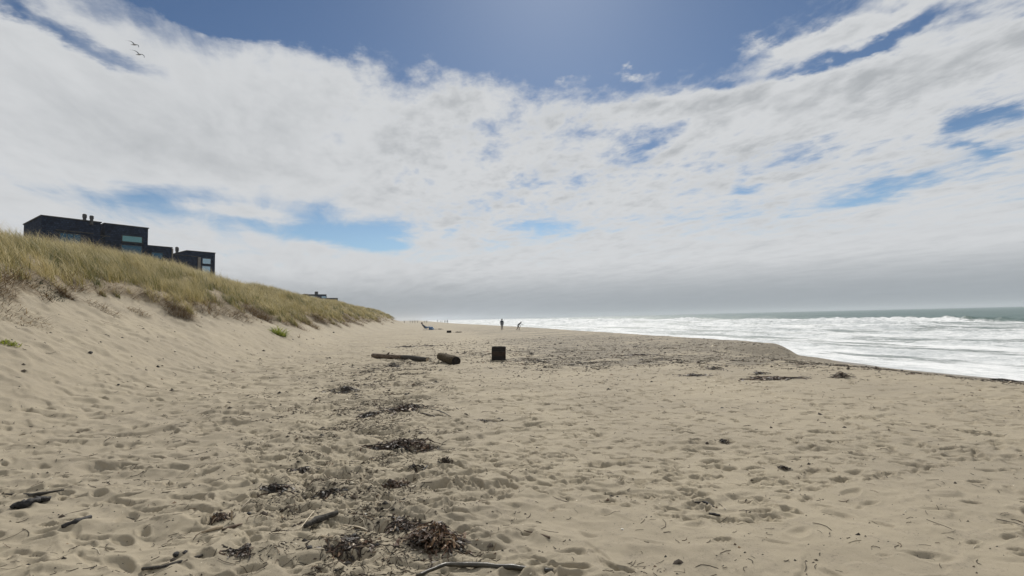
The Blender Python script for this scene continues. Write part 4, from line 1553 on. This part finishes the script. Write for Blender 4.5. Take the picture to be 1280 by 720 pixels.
# ------------------------------------------------------------------ light and sky
SUN_AZ, SUN_EL = YAW + R(6), R(41)
sd = Vector((math.sin(SUN_AZ) * math.cos(SUN_EL), math.cos(SUN_AZ) * math.cos(SUN_EL), math.sin(SUN_EL)))
ld = bpy.data.lights.new('sun', 'SUN'); ld.energy = 5.0; ld.angle = R(.6); ld.color = (1, .95, .87)
lo = bpy.data.objects.new('sun', ld); col.objects.link(lo)
lo.rotation_euler = (-sd).to_track_quat('-Z', 'Y').to_euler()
lo.location = (0, 0, 100)

w = bpy.data.worlds.new('World'); sc.world = w; w.use_nodes = True
X.nt = w.node_tree
bg = w.node_tree.nodes['Background']
STR = .1
bg.inputs['Strength'].default_value = STR
tc = X(node('ShaderNodeTexCoord').outputs['Generated'])
sky = node('ShaderNodeTexSky', sky_type='NISHITA')
sky.sun_disc = False; sky.sun_elevation = SUN_EL; sky.sun_rotation = SUN_AZ
sky.air_density = 1.0; sky.dust_density = .3; sky.ozone_density = 2.0; sky.altitude = 0
sep = node('ShaderNodeSeparateXYZ'); lnk(tc, sep.inputs[0])
dx_, dy_, dz_ = (X(sep.outputs[i]) for i in range(3))
CURV = .07
dzc = X.op('MAXIMUM', dz_, 0.0) + CURV
PX, PY = dx_ / dzc, dy_ / dzc
comb = node('ShaderNodeCombineXYZ'); lnk(PX, comb.inputs[0]); lnk(PY, comb.inputs[1])
pv_ = X(comb.outputs[0])


def sky_p(px, py):
    d = ray(px, py).normalized()
    k = max(d.z, 0) + CURV
    return np.array([d.x / k, d.y / k])


def cloud_blob(px, py, rx, ry, rot=0.0):
    """soft patch on the cloud layer"""
    c0 = sky_p(px, py); e = 2.0
    a = R(rot)
    ax = np.array([math.cos(a), math.sin(a)]); ay = np.array([-math.sin(a), math.cos(a)])
    J = np.stack([(sky_p(px + ax[0] * e, py + ax[1] * e) - sky_p(px - ax[0] * e, py - ax[1] * e)) / (2 * e) * rx,
                  (sky_p(px + ay[0] * e, py + ay[1] * e) - sky_p(px - ay[0] * e, py - ay[1] * e)) / (2 * e) * ry], -1)
    Mi = np.linalg.inv(J)
    ddx, ddy = PXw - float(c0[0]), PYw - float(c0[1])
    u = ddx * float(Mi[0, 0]) + ddy * float(Mi[0, 1]); v = ddx * float(Mi[1, 0]) + ddy * float(Mi[1, 1])
    q = u * u + v * v
    return X.op('EXPONENT', q * -1.0)


# wandering edges: warp the layer coordinates before shaping it
wn = noise(pv_, 2.2, 7, .62, 0, 'Color')
ws = node('ShaderNodeSeparateXYZ'); lnk(wn, ws.inputs[0])
PXw = PX + (X(ws.outputs[0]) - .5) * .55
PYw = PY + (X(ws.outputs[1]) - .5) * .55

D = None
blues = [  # px, py, rx, ry, rot, weight  (openings)
    (560, -40, 330, 108, 4, 1.25), (390, 28, 150, 40, 7, .55), (700, 40, 150, 95, 10, 1.2), (860, 0, 170, 80, -14, 1.0), (350, 15, 120, 50, 10, .8),
    (120, 64, 100, 12, 24, .55), (190, 6, 210, 34, 7, .62), (20, 22, 60, 14, 20, .4),
    (1010, 88, 120, 10, -17, .72), (1130, 40, 90, 10, -28, .6), (870, 112, 50, 10, -8, .5),
    (410, 288, 105, 23, 9, .80), (240, 262, 130, 22, 4, .52), (470, 305, 40, 12, 10, .5), (200, 240, 80, 16, 0, .4),
    (815, 185, 40, 16, -30, .60), (1235, 138, 48, 12, -8, .58), (1205, 178, 26, 7, 0, .4), (1130, 228, 80, 14, -14, .52), (1250, 190, 40, 8, 0, .3),
    (940, 236, 20, 6, 0, .5), (680, 285, 50, 12, 0, .5), (740, 160, 40, 12, 0, .3), (1060, 252, 60, 8, -10, .35),
]
adds = [  # extra cloud
    (320, 268, 62, 11, 8, .85), (395, 305, 34, 9, 4, .4), (1050, 40, 110, 13, -17, .85), (960, 52, 40, 11, -10, .4), (800, 92, 26, 6, -10, .55), (705, 107, 14, 6, 0, .45), (215, 30, 150, 12, 16, .30),
    (860, 130, 120, 18, -8, .55), (1000, 140, 200, 30, -12, .35), (200, 180, 300, 70, 10, .35), (600, 130, 110, 20, 5, .3), (1150, 90, 120, 30, -24, .4),
]
acc = None
for b in blues:
    t = cloud_blob(*b[:5]) * (-b[5])
    acc = t if acc is None else acc + t
for b in adds: acc = acc + cloud_blob(*b[:5]) * b[5]

# texture of the layer: soft streaks on the landward side, cells to the seaward side
stk = node('ShaderNodeMapping'); stk.inputs['Rotation'].default_value = (0, 0, R(-14)); stk.inputs['Scale'].default_value = (1, 1, 1)
lnk(pv_, stk.inputs['Vector'])
stv = scaled(X(stk.outputs[0]), (1.9, .55, 1))
hi = dz_.ramp(.03, .27)
n_str = noise(stv, 1.7, 8, .6, .5)
n_cell = noise(scaled(pv_, (1.2, .85, 1)), 3.7, 8, .6, .25)
n_fine = noise(scaled(pv_, (1.2, .8, 1)), 13, 6, .62, .2)
n_big = noise(pv_, 1.1, 4, .5, .3)
right = (PX - PY * .16).ramp(-.35, .6)
mid = (PX - PY * .10).ramp(-1.2, .2)
tex = (n_str - .5) * (1.0 - right * .6) * 1.15 + ((n_cell - .5) * (mid * 1.55 + .16) + (n_fine - .5) * (mid * .5 + .2)) * hi + (n_big - .5) * .45
lowcover = dz_.ramp(.13, .03)
D = acc + tex + .72 - right * hi * .09 + lowcover * .6
alpha = D.ramp(.02, .74)
# thick parts of the layer are greyer, thin edges brighter
n_sh = noise(scaled(X(stk.outputs[0]), (1.4, .7, 1)), 2.0, 6, .6, .3)
thick = (D * .75 - .48 + ((n_sh - .5) * 1.2 + (n_cell - .5) * 1.3 * mid + (n_fine - .5) * .5 * mid) * (hi * .75 + .25)).ramp(-.10, .98)
lo_el = dz_.ramp(.105, .012)
CB = 1 / STR
white = mixc(lo_el, tuple(k * CB for k in (.86, .88, .90)), tuple(k * CB for k in (.47, .515, .555)))
grey = mixc(lo_el, tuple(k * CB for k in (.50, .53, .56)), tuple(k * CB for k in (.38, .425, .465)))
cloud = mixc(thick * .85, white, grey)
skyc = node('ShaderNodeMix', data_type='RGBA', blend_type='MULTIPLY'); skyc.inputs[0].default_value = 1
lnk(sky.outputs[0], skyc.inputs[6]); lnk(mixc(dz_.ramp(.34, .14), (.58, .68, .78), (.86, .98, 1.04)), skyc.inputs[7])
fin = mixc(alpha, X(skyc.outputs[2]), cloud)
lnk(fin, bg.inputs['Color'])
w.cycles.sampling_method = 'MANUAL'; w.cycles.sample_map_resolution = 512

# ------------------------------------------------------------------ render settings
sc.view_settings.view_transform = 'Standard'
sc.view_settings.look = 'None'
sc.view_settings.exposure = -.42
sc.view_settings.gamma = 1
sc.render.engine = 'CYCLES'
sc.cycles.max_bounces = 5
sc.cycles.diffuse_bounces = 2
sc.cycles.glossy_bounces = 2
sc.cycles.transmission_bounces = 2
sc.cycles.volume_bounces = 1
sc.cycles.use_adaptive_sampling = True
sc.cycles.adaptive_threshold = .02
sc.cycles.use_denoising = True
sc.cycles.sample_clamp_direct = 2.2
sc.cycles.sample_clamp_indirect = 2.0
sc.cycles.caustics_reflective = False
sc.cycles.caustics_refractive = False
